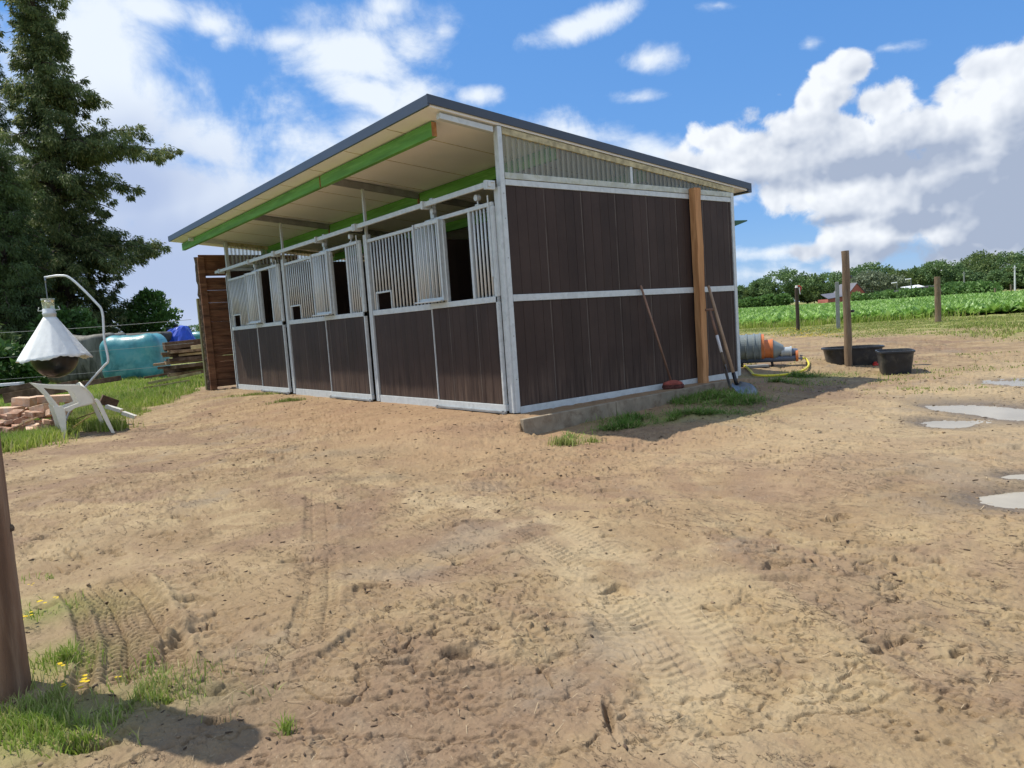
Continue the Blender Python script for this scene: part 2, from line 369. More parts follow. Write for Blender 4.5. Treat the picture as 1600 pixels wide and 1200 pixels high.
M['conifer2']=leafmat('dark_conifer_foliage',(.028,.058,.02),(.14,.20,.065),sc=.5)
M['bush']=leafmat('bush_leaves',(.035,.085,.018),(.10,.20,.045),sc=.8)
M['far1']=leafmat('far_oak_leaves',(.07,.14,.055),(.21,.31,.12),sc=.12)
M['far2']=leafmat('far_pale_leaves',(.14,.21,.07),(.27,.35,.13),sc=.15)
M['far3']=leafmat('far_willow_leaves',(.12,.16,.09),(.24,.28,.17),sc=.15)
M['far4']=leafmat('far_mixed_leaves',(.075,.12,.035),(.20,.27,.085),sc=.12)
M['hedge']=leafmat('hedge_leaves',(.07,.15,.035),(.17,.30,.08),sc=.2)
M['crop']=leafmat('beet_leaves',(.14,.30,.04),(.38,.58,.15),.45,.35,.12,c3=(.42,.60,.24),spec=.45)
M['grass']=leafmat('green_grass_blades',(.15,.26,.03),(.40,.48,.10),.6,.35,.7,c3=(.52,.47,.22))
M['drygrass']=leafmat('dry_grass_blades',(.19,.26,.05),(.40,.43,.13),.7,.25,.4,c3=(.50,.42,.22))
M['cutgrass']=leafmat('fresh_cut_grass',(.07,.17,.02),(.24,.36,.07),.6,.35,1.5,c3=(.42,.36,.17))
M['petal']=leafmat('yellow_petals',(.75,.52,.01),(.85,.65,.03),.6,.3)
M['straw']=leafmat('straw_bits',(.30,.21,.12),(.52,.41,.26),.7,.1)
def corr():
    m=bpy.data.materials.new('translucent_corrugated_sheet'); m.use_nodes=True; t=NT(m.node_tree); n=t.n; n.remove(n['Principled BSDF'])
    g=t.node('ShaderNodeBsdfGlossy'); g.inputs[1].default_value=.18; g.inputs[0].default_value=(.9,.92,.88,1)
    tr=t.node('ShaderNodeBsdfTransparent'); tr.inputs[0].default_value=(.86,.89,.82,1)
    df=t.node('ShaderNodeBsdfTranslucent'); df.inputs[0].default_value=(.55,.56,.46,1)
    d2=t.node('ShaderNodeBsdfDiffuse'); d2.inputs[0].default_value=(.62,.62,.52,1)
    a=t.node('ShaderNodeMixShader'); a.inputs[0].default_value=.5; t.l.new(df.outputs[0],a.inputs[1]); t.l.new(d2.outputs[0],a.inputs[2])
    b=t.node('ShaderNodeMixShader'); sp=t.node('ShaderNodeSeparateXYZ'); t.l.new(t.node('ShaderNodeTexCoord').outputs['Object'],sp.inputs[0]); t.l.new(t.m('MULTIPLY_ADD',t.m('SINE',t.m('MULTIPLY',sp.outputs[1],2*math.pi/.076)),.30,.52),b.inputs[0]); t.l.new(a.outputs[0],b.inputs[1]); t.l.new(tr.outputs[0],b.inputs[2])
    fr=t.node('ShaderNodeFresnel'); fr.inputs[0].default_value=1.5
    c=t.node('ShaderNodeMixShader'); t.l.new(fr.outputs[0],c.inputs[0]); t.l.new(b.outputs[0],c.inputs[1]); t.l.new(g.outputs[0],c.inputs[2])
    t.l.new(c.outputs[0],n['Material Output'].inputs[0]); return m
M['corr']=corr()
def water():
    m=bpy.data.materials.new('muddy_water'); m.use_nodes=True; t=NT(m.node_tree); b=t.n['Principled BSDF']
    oc=t.node('ShaderNodeTexCoord').outputs['Object']
    c=t.mix(t.sm(t.noise(oc,3,4),.3,.7),(.30,.255,.18),(.37,.32,.23)); t.l.new(c,b.inputs['Base Color'])
    b.inputs['Roughness'].default_value=.12; b.inputs['Specular IOR Level'].default_value=.42
    return m
M['water']=water()
def groundmat():
    m=bpy.data.materials.new('sandy_ground'); m.use_nodes=True; t=NT(m.node_tree); b=t.n['Principled BSDF']
    oc=t.node('ShaderNodeTexCoord').outputs['Object']; an=t.scale(oc,(1,1,1))
    def at(nm):
        a=t.node('ShaderNodeAttribute'); a.attribute_name=nm; return a.outputs['Fac']
    n1=t.noise(an,.55,5,.55,.3); n2=t.noise(an,3.2,7,.62,.5); n3=t.noise(an,22,6,.7); n4=t.noise(an,.9,4,.6,.8)
    c=t.mix(t.sm(n1,.3,.7),(.225,.150,.082),(.325,.236,.130))
    c=t.mix(t.m('MULTIPLY',t.sm(n2,.42,.75),.65),c,(.43,.33,.185))
    c=t.mix(t.m('MULTIPLY',t.sm(n4,.46,.64),.7),c,(.200,.128,.084))
    c=t.mix(t.m('MULTIPLY',t.sm(t.noise(an,1.3,5,.6,.5),.55,.70),.5),c,(.215,.178,.135))
    c=t.mix(t.m('MULTIPLY',t.sm(n3,.54,.74),.3),c,(.17,.11,.066))
    an2=t.node('ShaderNodeMapping'); an2.inputs['Rotation'].default_value=(0,0,-math.atan2(RR[1],RR[0])); an2.inputs['Scale'].default_value=(.4,1,1); t.l.new(oc,an2.inputs[0]); an2=an2.outputs[0]
    c=t.mix(t.m('MULTIPLY',t.m('MULTIPLY',t.sm(t.noise(an2,26,4,.65,.6),.57,.66),t.sm(t.noise(an,1.5,3),.35,.6)),.75),c,(.10,.065,.04))
    c=t.mix(t.m('MULTIPLY',t.sm(t.noise(an2,7,6,.7,.8),.5,.7),.35),c,(.40,.29,.175))
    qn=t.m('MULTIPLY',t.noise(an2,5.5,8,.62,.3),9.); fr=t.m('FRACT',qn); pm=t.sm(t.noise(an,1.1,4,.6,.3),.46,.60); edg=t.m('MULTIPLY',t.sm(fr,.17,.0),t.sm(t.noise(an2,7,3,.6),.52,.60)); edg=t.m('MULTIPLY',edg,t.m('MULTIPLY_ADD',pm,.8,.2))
    c=t.mix(t.m('MULTIPLY',edg,.85),c,(.085,.052,.032))  # crack shade painted into the colour along crust edges, together with dark moist earth
    ter=t.m('MULTIPLY',t.m('ADD',t.m('FLOOR',qn),t.sm(fr,.0,.12)),t.m('MULTIPLY_ADD',pm,.8,.2))
    c=t.mix(t.m('MULTIPLY',t.sm(t.noise(an,75,3,.6),.60,.78),.5),c,(.50,.40,.27))
    c=t.mix(t.m('MULTIPLY',at('red'),.6),c,(.30,.185,.105))
    c=t.mix(t.m('MULTIPLY',at('pale'),.6),c,(.46,.36,.22))
    c=t.mix(t.m('MULTIPLY',at('wet'),.75),c,(.115,.088,.060))
    gr=t.mix(t.sm(t.noise(an,2.5,5,.65),.35,.65),(.17,.22,.045),(.29,.27,.095))
    c=t.mix(t.m('MULTIPLY',at('grass'),t.sm(t.noise(an,9,5,.7),.25,.55,.55,1.)),c,gr)
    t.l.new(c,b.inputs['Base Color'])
    ro=t.m('SUBTRACT',.93,t.m('MULTIPLY',at('wet'),.45)); t.l.new(ro,b.inputs['Roughness']); b.inputs['Specular IOR Level'].default_value=.25
    bn=t.node('ShaderNodeBump'); bn.inputs['Strength'].default_value=.75; bn.inputs['Distance'].default_value=.014
    hh=t.m('ADD',t.m('MULTIPLY',t.noise(an,45,6,.7),.6),t.m('MULTIPLY',t.noise(an,170,4,.7),.3)); t.l.new(hh,bn.inputs['Height'])
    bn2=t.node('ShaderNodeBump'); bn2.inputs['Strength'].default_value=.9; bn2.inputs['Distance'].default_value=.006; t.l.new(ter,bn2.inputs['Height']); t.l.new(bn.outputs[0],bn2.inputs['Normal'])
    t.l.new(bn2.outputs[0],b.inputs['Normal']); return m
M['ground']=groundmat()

# ---------------------------------------------------------------- ground (one sheet to the horizon)
def line_sd(x,y,pts):      # along, across for a polyline
    best=np.full(x.shape,1e9); al=np.zeros(x.shape); sg=np.zeros(x.shape); L=0
    for (ax,ay),(bx,by) in zip(pts[:-1],pts[1:]):
        dx,dy=bx-ax,by-ay; l=math.hypot(dx,dy); t=np.clip(((x-ax)*dx+(y-ay)*dy)/l/l,0,1)
        qx,qy=x-ax-t*dx,y-ay-t*dy; dd=np.hypot(qx,qy); k=dd<best
        best=np.where(k,dd,best); al=np.where(k,L+t*l,al); sg=np.where(k,np.sign(qx*dy-qy*dx),sg); L+=l
    return al,best*sg,L
gp=lambda a:[tuple(G(px,py,-.13)[:2]) for px,py in a]
TRK=[(gp([(160,1075),(172,1000),(150,940),(120,905)]),.10,.024,1.9),(gp([(232,1060),(225,985),(196,930),(165,900)]),.13,.028,2.1),
     (gp([(600,770),(700,790),(800,822),(900,880),(980,960),(1040,1040),(1090,1130)]),.13,.012,.8),
     (gp([(700,775),(800,795),(905,835),(1010,900),(1100,985),(1170,1080)]),.12,.007,.5),
     (gp([(497,760),(500,830),(497,930),(480,1010)]),.09,.008,.7),(gp([(755,900),(762,970),(770,1080)]),.07,.009,.7),
     (gp([(600,965),(545,1010),(480,1060),(430,1110)]),.08,.009,.7),(gp([(900,1060),(960,1010),(1060,980)]),.1,.006,.5)]
def detail(x,y):
    r=np.hypot(x-CAM[0],y-CAM[1])
    fade=1-ss(25,50,r)
    barn=ss(-9.2,-8.9,x)*(1-ss(-.3,-.08,x))*ss(-.02,.3,y)*(1-ss(3.6,3.9,y))
    wallnear=ss(-9.6,-9,x)*(1-ss(.3,.9,x))*ss(-1.1,-.2,y)*(1-ss(4,5,y))
    a=(fbm(x,y,.45,3)-.5)*.075+(fbm(x,y,1.7,4,.5,5.)-.5)*.045
    mask=ss(.44,.62,fbm(x,y,.75,3,.5,31.)); mask=.10+.90*ss(.1,.9,mask)
    # direction: scuffs stretched across the view
    u=x*RR[0]+y*RR[1]; v=x*FF[0]+y*FF[1]
    b=(fbm(u*.55,v,7.,5,.62,11.)-.5); b=np.sign(b)*np.abs(b)**1.25
    qq=fbm(u*.5,v,2.8,6,.6,201.)*9.; fq=np.floor(qq); fr_=qq-fq; ter=(fq+ss(0,.13,fr_)-.5*(1-fr_)*0)*.0085-fbm(u*.5,v,2.8,2,.6,201.)*9*.0085*.75; h=a+mask*b*.036+1.2*ter*(.15+.85*ss(.42,.6,fbm(x,y,1.1,3,.5,211.)))
    rg=1-np.abs(2*fbm(u*.6,v,9.,4,.6,71.)-1); h=h+mask*ss(.86,1,rg)*-.012
    cl=fbm(x,y,26.,3,.6,91.); h=h+mask*ss(.62,.8,cl)*.006
    t=fbm(u*.5,v,2.6,4,.55,51.); ck=np.exp(-((t-.5)/.006)**2)*ss(.57,.66,fbm(x,y,2.1,3,.5,61.)); h=h-.022*ck
    pit=ss(.76,.82,fbm(u*.6,v,7.5,3,.6,141.)); h=h-.028*pit
    h=h+(fbm(x,y,60.,2,.6,7.)-.5)*.007
    for pts,wd,dp,lug in TRK:
        xs=[p[0] for p in pts]; ys=[p[1] for p in pts]
        k=(x>min(xs)-.4)&(x<max(xs)+.4)&(y>min(ys)-.4)&(y<max(ys)+.4)
        if not k.any(): continue
        al,ac,L=line_sd(x[k],y[k],pts)
        ins=(1-ss(wd*.85,wd*1.05,np.abs(ac)))*ss(0,.1,al)*(1-ss(L-.1,L,al))
        rim=np.exp(-((np.abs(ac)-wd*1.15)/.025)**2)*ss(0,.1,al)*(1-ss(L-.1,L,al))
        lg=ss(-.2,.5,np.sin(2*math.pi*(al+.35*np.abs(ac))/.042))
        gv=np.exp(-((np.abs(ac)-wd*.45)/.008)**2)
        patch=ss(.35,.5,fbm(x[k],y[k],2.,2,.5,5.)) if dp<.015 else 1.
        hk=h[k]; base=(fbm(x[k],y[k],1.7,4,.5,5.)-.5)*.045
        hk=hk*(1-.75*ins*patch)+ins*patch*(.25*base-dp+lg*.011*lug-gv*.008*lug)+rim*dp*.8*patch; h[k]=hk
    # heel pit near bottom centre
    for (px,py,ra,rb,dp) in [(718,1012,.05,.03,.05),(282,990,.045,.10,.045),(950,1100,.012,.07,.05),(330,1075,.05,.02,.02),(1225,895,.12,.02,.02),(1100,600,.1,.03,.0),(1415,742,.14,.03,.03),(1350,838,.1,.02,.015),(1020,690,.04,.01,.02)]:
        c=G(px,py,-.13); dx=x-c[0]; dy=y-c[1]; uu=dx*RR[0]+dy*RR[1]; vv=dx*FF[0]+dy*FF[1]
        h=h-dp*np.exp(-((uu/ra)**2+(vv/rb)**2)**1.5)+dp*.3*np.exp(-(((uu)/ra/1.9)**2+((vv-.04)/rb/1.9)**2))
    near=np.zeros_like(h); nr2=np.zeros_like(h)
    for (c,aa,bb,dp) in PUD:
        dx=x-c[0];dy=y-c[1]; uu=dx*RR[0]+dy*RR[1]; vv=dx*FF[0]+dy*FF[1]
        near=np.maximum(near,np.exp(-((uu/aa)**2+(vv/bb)**2)*.5)); nr2=np.maximum(nr2,np.exp(-((uu/aa)**2+(vv/bb)**2)*.2))
    c=G(268,985,-.13); dx=x-c[0]; dy=y-c[1]; uu=dx*RR[0]+dy*RR[1]; vv=dx*FF[0]+dy*FF[1]; h=h+.035*np.exp(-((uu/.05)**2+(vv/.2)**2))*(.4+1.2*fbm(x,y,22.,3,.6,3.))
    h=(h-a)*(1-.5*near)+a*(1-.92*nr2)
    h=h*(1-.85*barn)*(1-.6*wallnear)-.03*barn
    return h*fade,near
heading=math.atan2(FF[1],FF[0])
ang=np.concatenate([np.linspace(-46,46,1340),np.linspace(46,314,150)[1:-1]])
A=np.radians(-ang)+heading
inv=np.linspace(1/1.15,1/60.,900); rad=np.concatenate([[.02,.4,.8],1/inv,[75,100,140,200,300,500,900,1600,3000,5000]])
AA,RD=np.meshgrid(A,rad); gx=(CAM[0]+RD*np.cos(AA)).ravel(); gy=(CAM[1]+RD*np.sin(AA)).ravel()
dt,near=detail(gx,gy); gz=H(gx,gy)+dt
rc=np.hypot(gx-CAM[0],gy-CAM[1])
rt=(gx-CAM[0])*RR[0]+(gy-CAM[1])*RR[1]
# grass tint masks
LB0=G(0,712,-.12); LB1=G(335,603,-.03)
ldir=LB1[:2]-LB0[:2]; ll=np.linalg.norm(ldir); lnrm=np.array([-ldir[1],ldir[0]])/ll
def leftmask(x,y):
    dd=(x-LB0[0])*lnrm[0]+(y-LB0[1])*lnrm[1]; e=(fbm(x,y,1.1,3,.5,3.)-.5)*1.0
    return ss(-.1,.35,dd+e)*(1-ss(-9.2,-8.2,x)*ss(-1.2,-.5,y))
def rightmask(x,y):
    e=(fbm(x,y,.35,4,.6,8.)-.5)*6
    return ss(10.5,15,y+e+.15*x)
gm=np.maximum(leftmask(gx,gy),rightmask(gx,gy)*.9)
for (px,py,ra,rb,s) in [(1060,650,.75,.3,.6),(420,626,1.1,.12,.7),(60,1130,.25,.18,.8),(90,1030,.2,.2,.6),(60,950,.3,.2,.6),(890,680,.25,.12,.5),(1250,592,1.0,.3,.6),(200,1090,.3,.1,.4)]:
    c=G(px,py,-.13); dx=gx-c[0]; dy=gy-c[1]; uu=dx*RR[0]+dy*RR[1]; vv=dx*FF[0]+dy*FF[1]
    gm=np.maximum(gm,s*np.exp(-((uu/ra)**2+(vv/rb)**2)))
red=ss(1.7,.2,np.abs(gx+1.5)/4)*ss(-2.6,-.8,gy)*(gy<1); red=np.maximum(red,ss(1.2,.3,np.abs(gx-.3))*ss(-1.6,-.3,gy)*(1-ss(4,5,gy)))
pale=ss(1.2,3.,gx)*ss(-1.5,2,gy)*(1-ss(10,14,gy))*.7
for (pts,_w,_d,_l) in TRK[2:4]:
    k=(np.hypot(gx-CAM[0],gy-CAM[1])<12); al,ac,L=line_sd(gx[k],gy[k],pts); pale[k]=np.maximum(pale[k],.8*np.exp(-(ac/.16)**2)*ss(.3,.5,fbm(gx[k],gy[k],3.,3,.6,77.)))
wet=np.clip(near*1.9-.45+.35*(fbm(gx,gy,3.,4,.6,9.)-.5),0,1)
for (px,py,ra,rb,s) in [(520,715,.5,.16,.55),(570,745,.4,.1,.5),(330,1085,.22,.14,.55),(300,1130,.3,.12,.3)]:
    c=G(px,py,-.13); dx=gx-c[0]; dy=gy-c[1]; uu=dx*RR[0]+dy*RR[1]; vv=dx*FF[0]+dy*FF[1]
    wet=np.maximum(wet,s*np.exp(-((uu/ra)**2+(vv/rb)**2)))
na=len(A); nr=len(rad)
I,J=np.meshgrid(np.arange(nr-1),np.arange(na),indexing='ij'); J2=(J+1)%na
Fq=np.stack([I*na+J,(I+1)*na+J,(I+1)*na+J2,I*na+J2],-1).reshape(-1,4)
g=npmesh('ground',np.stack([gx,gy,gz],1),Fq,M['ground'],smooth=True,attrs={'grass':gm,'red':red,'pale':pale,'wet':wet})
tag(g,kind='structure')
def GZ(x,y):
    x=np.atleast_1d(np.asarray(x,float)); y=np.atleast_1d(np.asarray(y,float)); return H(x,y)+detail(x,y)[0]
# puddles: flat muddy sheets whose shore is where the ground rises through them
for (i,(c,aa,bb,dp)) in enumerate(PUD):
    lv=float(H(c[0],c[1]))+dp*.55
    ths=np.linspace(0,2*math.pi,48,endpoint=False); mb=MB()
    mb.add([(c[0]+1.75*aa*math.cos(t)*RR[0]+1.75*bb*math.sin(t)*FF[0],c[1]+1.75*aa*math.cos(t)*RR[1]+1.75*bb*math.sin(t)*FF[1],lv+.001*i) for t in ths],[tuple(range(48))])
    tag(mb.build('puddle',M['water']),kind='structure')

# ---------------------------------------------------------------- the stable
root=empty('horse_stable',(0,0,0),'long brown plank horse stable with galvanised barred fronts and a grey sloping roof','stable')
XL=-9.0; D=3.94; OY=.81; OR=.34; ZU=lambda y:3.01-.0997*(y+OY)      # roof underside
RX0,RX1=-9.83,-.03+.06
def sloped(x0,x1,y0,y1,f0,f1):
    return [(x0,y0,f0(y0)),(x1,y0,f0(y0)),(x1,y1,f0(y1)),(x0,y1,f0(y1))],[(x0,y0,f1(y0)),(x1,y0,f1(y0)),(x1,y1,f1(y1)),(x0,y1,f1(y1))]
rf=MB(); rf.hexa(*sloped(RX0+.02,RX1-.02,-OY+.02,D+OR-.02,ZU,lambda y:ZU(y)+.085)); roof=rf.build('roof_panel',M['soffit'],root)
rs=MB()
for x in np.arange(RX0+1,RX1-.2,1.0): rs.hexa(*sloped(x-.006,x+.006,-OY+.03,D+OR-.03,lambda y:ZU(y)-.003,lambda y:ZU(y)+.01))
rs.build('panel_joint',M['osb'],roof)
fa=MB()
zt=lambda y:ZU(y)+.105; zb=lambda y:ZU(y)+.0
fa.b2(RX0,RX1,-OY-.004,-OY+.018,zb(-OY),zt(-OY)); fa.b2(RX0,RX1,D+OR-.018,D+OR+.06,zb(D+OR)-.02,zt(D+OR))
for x0,x1 in ((RX0-.004,RX0+.016),(RX1-.016,RX1+.004)):
    fa.hexa(*sloped(x0,x1,-OY-.006,D+OR+.05,lambda y:ZU(y)+.02,lambda y:zt(y)+.002))
fa.hexa(*sloped(RX0+.018,RX1-.018,-OY+.02,D+OR-.02,lambda y:ZU(y)+.087,zt))
fa.build('roof_flashing',M['fascia'],root,.003)
def beam(y,x0,x1,h=.15):
    b=MB(); b.b2(x0,x1,y-.03,y+.03,ZU(y)-h,ZU(y)-.012); o=b.build('green_beam',M['green'],root,.003)
    e=MB(); e.b2(x1,x1+.004,y-.028,y+.028,ZU(y)-h+.002,ZU(y)-.014); e.build('cut_end',M['endgrain'],o)
beam(-.55,-9.8,-3.02,.15); beam(-.55,-2.98,-.30,.155)
for y in (.9,2.35,3.75): beam(y,-9.4,-6.03,.155); beam(y,-5.97,-3.03,.155); beam(y,-2.97,-.09,.155)
for x in (-6.,-3.):
    b=MB(); b.hexa(*sloped(x-.03,x+.03,-.5,.86,lambda y:ZU(y)-.09,lambda y:ZU(y)-.008)); b.hexa(*sloped(x-.03,x+.03,.94,D-.03,lambda y:ZU(y)-.09,lambda y:ZU(y)-.008)); b.build('steel_rafter',M['galvd'],root)
for x in (-.045,XL+.045):
    b=MB(); b.hexa(*sloped(x-.03,x+.03,-.66,-.03,lambda y:ZU(y)-.075,lambda y:ZU(y)-.02)); b.build('overhang_channel',M['galv'],root,.003)
# side walls
def side(x,sgn):
    xo=x+sgn*.0
    def bx(y0,y1,z0,z1,t0,t1,mname,nm,bev=.003,par=root):
        b=MB(); b.b2(x+sgn*t0,x+sgn*t1,y0,y1,z0,z1); return b.build(nm,M[mname],par,bev)
    bx(0,.055,.0,ZU(.03)-.01,-.06,0.012,'galv','corner_post'); bx(D-.06,D,0,2.46,-.06,.012,'galv','corner_post')
    bx(.06,D-.065,-.05,.06,-.05,.008,'galv','bottom_rail'); bx(.06,D-.065,1.155,1.225,-.05,.012,'galv','middle_rail')
    bx(.06,D-.065,2.335,2.395,-.05,.010,'galv','top_rail'); bx(.06,D-.065,2.40,2.462,-.045,.016,'osb' if 0 else 'galvl','upper_rail')
    for z0,z1 in ((.062,1.153),(1.227,2.333)):
        b=MB(); y=.058
        while y<D-.07:
            y1=min(y+.135,D-.067); b.b2(x-sgn*.035,x+sgn*0.0,y+.0012,y1-.0012,z0,z1); y+=.135
        b.b2(x-sgn*.034,x-sgn*.006,.06,D-.07,z0+.002,z1-.002)
        b.build('plank_wall',M['wpcY'],root,.0015,seg=1)
    # corrugated translucent strip
    ys=np.arange(.062,D-.06,.0095); V=[];F=[]
    for i,yy in enumerate(ys):
        xx=x-sgn*.006+.013*math.sin(2*math.pi*yy/.076)
        V+= [(xx,yy,2.463),(xx,yy,ZU(yy)-.075)]
        if i: F.append((2*i-2,2*i,2*i+1,2*i-1))
    b=MB(); b.add(V,F); b.build('corrugated_sheet',M['corr'],root,smooth=True)
    b=MB(); b.hexa(*[[(q[0],q[1],q[2]) for q in s_] for s_ in sloped(min(x-sgn*.03,x+sgn*.014),max(x-sgn*.03,x+sgn*.014),.058,D+.02,lambda y:ZU(y)-.078,lambda y:ZU(y)-.015)]); b.build('top_batten',M['osb'],root,.003)
    bx(1.93,1.97,2.464,ZU(1.95)-.08,-.03,.014,'galv','stud')
    for z in (.35,.8,1.6,2.0,2.25): MB().tube([(x+sgn*.011,.028,z),(x+sgn*.016,.028,z)],.006,8).build('bolt_head',M['galvd'],root)
M['galvl']=mat('pale_galvanised_rail',(.50,.52,.46),.5,.25,.15,8,.1,60,col2=(.42,.43,.33))
side(0,1); side(XL,-1)
b=MB(); b.b2(XL+.06,-.06,D-.03,D,0.02,2.42); b.build('back_wall',M['wpcX'],root)
for x in (-6,-3):
    b=MB(); b.b2(x-.02,x+.02,.06,D-.035,.02,2.2); b.build('partition_wall',M['wpcY'],root)
b=MB(); b.b2(XL+.06,-.06,.5,D-.04,-.1,.012); b.build('stall_floor',mat('dark_bedding',(.05,.035,.025),.95),root)
# small green rear canopy that peeps out behind
b=MB(); b.hexa([(-1.6,3.97,2.02),(-.02,3.97,2.02),(-.02,4.28,2.10),(-1.6,4.28,2.10)],[(-1.6,3.97,2.10),(-.02,3.97,2.10),(-.02,4.28,2.115),(-1.6,4.28,2.115)]); b.build('rear_canopy',M['greentin'],root)
# fronts
def boards(x0,x1,z0,z1,y,nm,par):
    b=MB(); xx=x0
    while xx<x1-.001:
        e=min(xx+.135,x1); b.b2(xx+.0012,e-.0012,y,y+.03,z0,z1); xx+=.135
    b.b2(x0,x1,y+.006,y+.028,z0+.002,z1-.002); return b.build(nm,M['wpcX'],par,.0015,seg=1)
def bars(x0,x1,n,z0,z1,y,par,r=.0125,skip=None):
    b=MB()
    for i in range(n):
        xx=x0+(x1-x0)*(i+.5)/n; za=z0
        if skip and skip[0]<xx<skip[1]: za=skip[2]
        b.tube([(xx,y,za),(xx,y,z1)],r,8)
    return b.build('grille_bars',M['bar'],par,smooth=True)
for mi in range(3):
    X=-3.*mi
    # posts between modules
    if mi<3:
        b=MB(); b.b2(X-3.045,X-2.955,-.02,.05,0,2.24); b.b2(X-2.998,X-3.002,-.024,-.0205,.02,2.2); b.build('front_post',M['galv'],root,.004)
        b=MB(); b.b2(X-3.02,X-2.985,.0,.035,2.24,ZU(.0)-.012); b.build('roof_strut',M['galv'],root,.003)
    if mi==0:
        b=MB(); b.b2(-.088,-.005,-.024,.05,0,2.32); b.build('front_post',M['galv'],root,.004)
    fx0,fx1=X-2.95,X-1.40
    pn=boards(fx0+.01,fx1-.03,.085,1.155,.0,'front_panel',root)
    fr=MB(); fr.b2(fx0,fx1,-.012,.035,-.06,.083); fr.b2(fx0,fx1,-.012,.035,1.157,1.225); fr.b2(fx0,fx1,-.008,.035,2.13,2.17); fr.b2(fx1-.028,fx1,-.01,.03,.084,1.156); fr.b2(fx1-.03,fx1,-.006,.03,1.226,2.129)
    fr.build('panel_frame',M['galv'],pn,.003)
    bars(fx0+.01,fx1-.03,18,1.226,2.129,.012,pn,skip=(X-2.83,X-2.44,1.45))
    fh=MB(); fh.b2(X-2.84,X-2.43,-.004,.026,1.44,1.462); fh.b2(X-2.845,X-2.825,-.004,.026,1.226,1.439); fh.b2(X-2.445,X-2.425,-.004,.026,1.226,1.439); fh.build('feed_opening_frame',M['galv'],pn,.002)
    # sliding door, in front of the fixed frame
    dx0,dx1=X-1.395,X-.10; y=-.05
    dp=boards(dx0+.012,dx1-.03,.09,1.158,y,'sliding_door',root)
    fr=MB(); fr.b2(dx0,dx1+.01,y-.014,y+.03,.02,.088); fr.b2(dx0,dx1,y-.014,y+.03,1.16,1.222); fr.b2(dx0-.004,dx0+.01,y-.012,y+.03,.089,1.159); fr.b2(dx1-.028,dx1,y-.014,y+.03,.089,2.13)
    fr.b2(X-1.14,dx1,y-.012,y+.028,2.14,2.182); fr.b2(dx1-.05,dx1+.012,y-.008,y+.026,1.223,2.139)
    fr.b2(X-1.06,X-1.02,y-.012,y+.028,1.223,2.139); fr.b2(X-.53,X-.49,y-.012,y+.028,1.223,2.139); fr.b2(dx0+.0,X-1.14,y-.010,y+.028,2.142,2.18); fr.b2(dx0+.0,dx0+.03,y-.010,y+.028,1.223,2.141)
    fr.build('door_frame',M['galv'],dp,.003)
    bars(X-.48,dx1-.055,5,1.223,2.14,y+.01,dp); bars(dx0+.04,X-1.07,4,1.223,2.14,y+.01,dp)
    for xx in (X-1.22,X-.35):
        br=MB()
        br.tube([(xx,y+.008,2.18),(xx,y+.008,2.275)],.009,8); br.tube([(xx,y-.018,2.262),(xx,y+.03,2.262)],.033,14); br.box((xx,y+.005,2.19),(.06,.03,.012))
        br.build('roller_hanger',M['galv'],dp,smooth=False)
    lt=MB(); lt.tube([(dx1-.035,y-.022,1.55),(dx1-.035,y-.022,2.25)],.008,8); lt.box((dx1-.035,y-.022,1.5),(.02,.014,.16)); lt.build('latch_rod',M['galv'],dp)
    # open hatch folded back to the left, a little askew
    hx1=X-1.05; a=math.radians(5); R=Rz(a); hp=Vector((hx1,-.045,0)); hw=.50
    def hb(m,x0,x1,y0,y1,z0,z1):
        c=R@Vector((-(x0+x1)/2,(y0+y1)/2,0)); m.box((hp.x+c.x,hp.y+c.y,(z0+z1)/2),(abs(x1-x0),abs(y1-y0),z1-z0),R)
    hm=MB(); hb(hm,0,.03,-.06,-.035,1.24,2.15); hb(hm,hw-.022,hw,-.06,-.035,1.24,2.15); hb(hm,.03,hw-.05,-.06,-.035,1.24,1.28); hb(hm,.03,hw-.05,-.06,-.035,2.11,2.15)
    hb(hm,0,.02,-.035,.02,1.24,2.15); hb(hm,.0,hw,-.11,-.061,1.232,1.25)
    ho=hm.build('open_hatch',M['galv'],dp,.003)
    b=MB()
    for i in range(6):
        c=R@Vector((-(.06+i*.07),-.048,0)); b.tube([(hp.x+c.x,hp.y+c.y,1.28),(hp.x+c.x,hp.y+c.y,2.11)],.0105,8)
    hbm=b.build('hatch_bars',M['bar'],dp,smooth=True)
    b=MB(); b.tube([(X-.99,-.07,2.1),(X-.965,-.1,2.05),(X-.96,-.1,1.3)],.008,6); b.build('hatch_rod',M['galv'],dp)
    # track brackets
    MB().b2(X-1.31,X-1.25,-.03,.02,2.19,2.42).build('track_post',M['galv'],root,.003)
    for xx_ in (X-1.28,X-3.0,X-.05): MB().box((xx_,-.1,2.335),(.04,.12,.09)).build('track_bracket',M['galv'],root,.003)
    b=MB(); b.box((X-.75,-.075,.01),(1.35,.03,.02)); b.build('floor_guide',M['galvd'],root)
    for xx_ in (X-1.4,X-.12): MB().tube([(xx_,-.08,-.06),(xx_,-.08,.03)],.012,8).build('guide_pin',M['galvd'],root)
b=MB(); b.b2(-9.32,-.02,-.135,-.10,2.315,2.37); b.b2(-9.32,-.02,-.10,-.052,2.358,2.37); b.build('door_track',M['galv'],root,.004)
b=MB(); b.b2(XL-.0,XL+.055,-.02,-.002,0,2.3); b.build('front_post',M['galv'],root,.003)

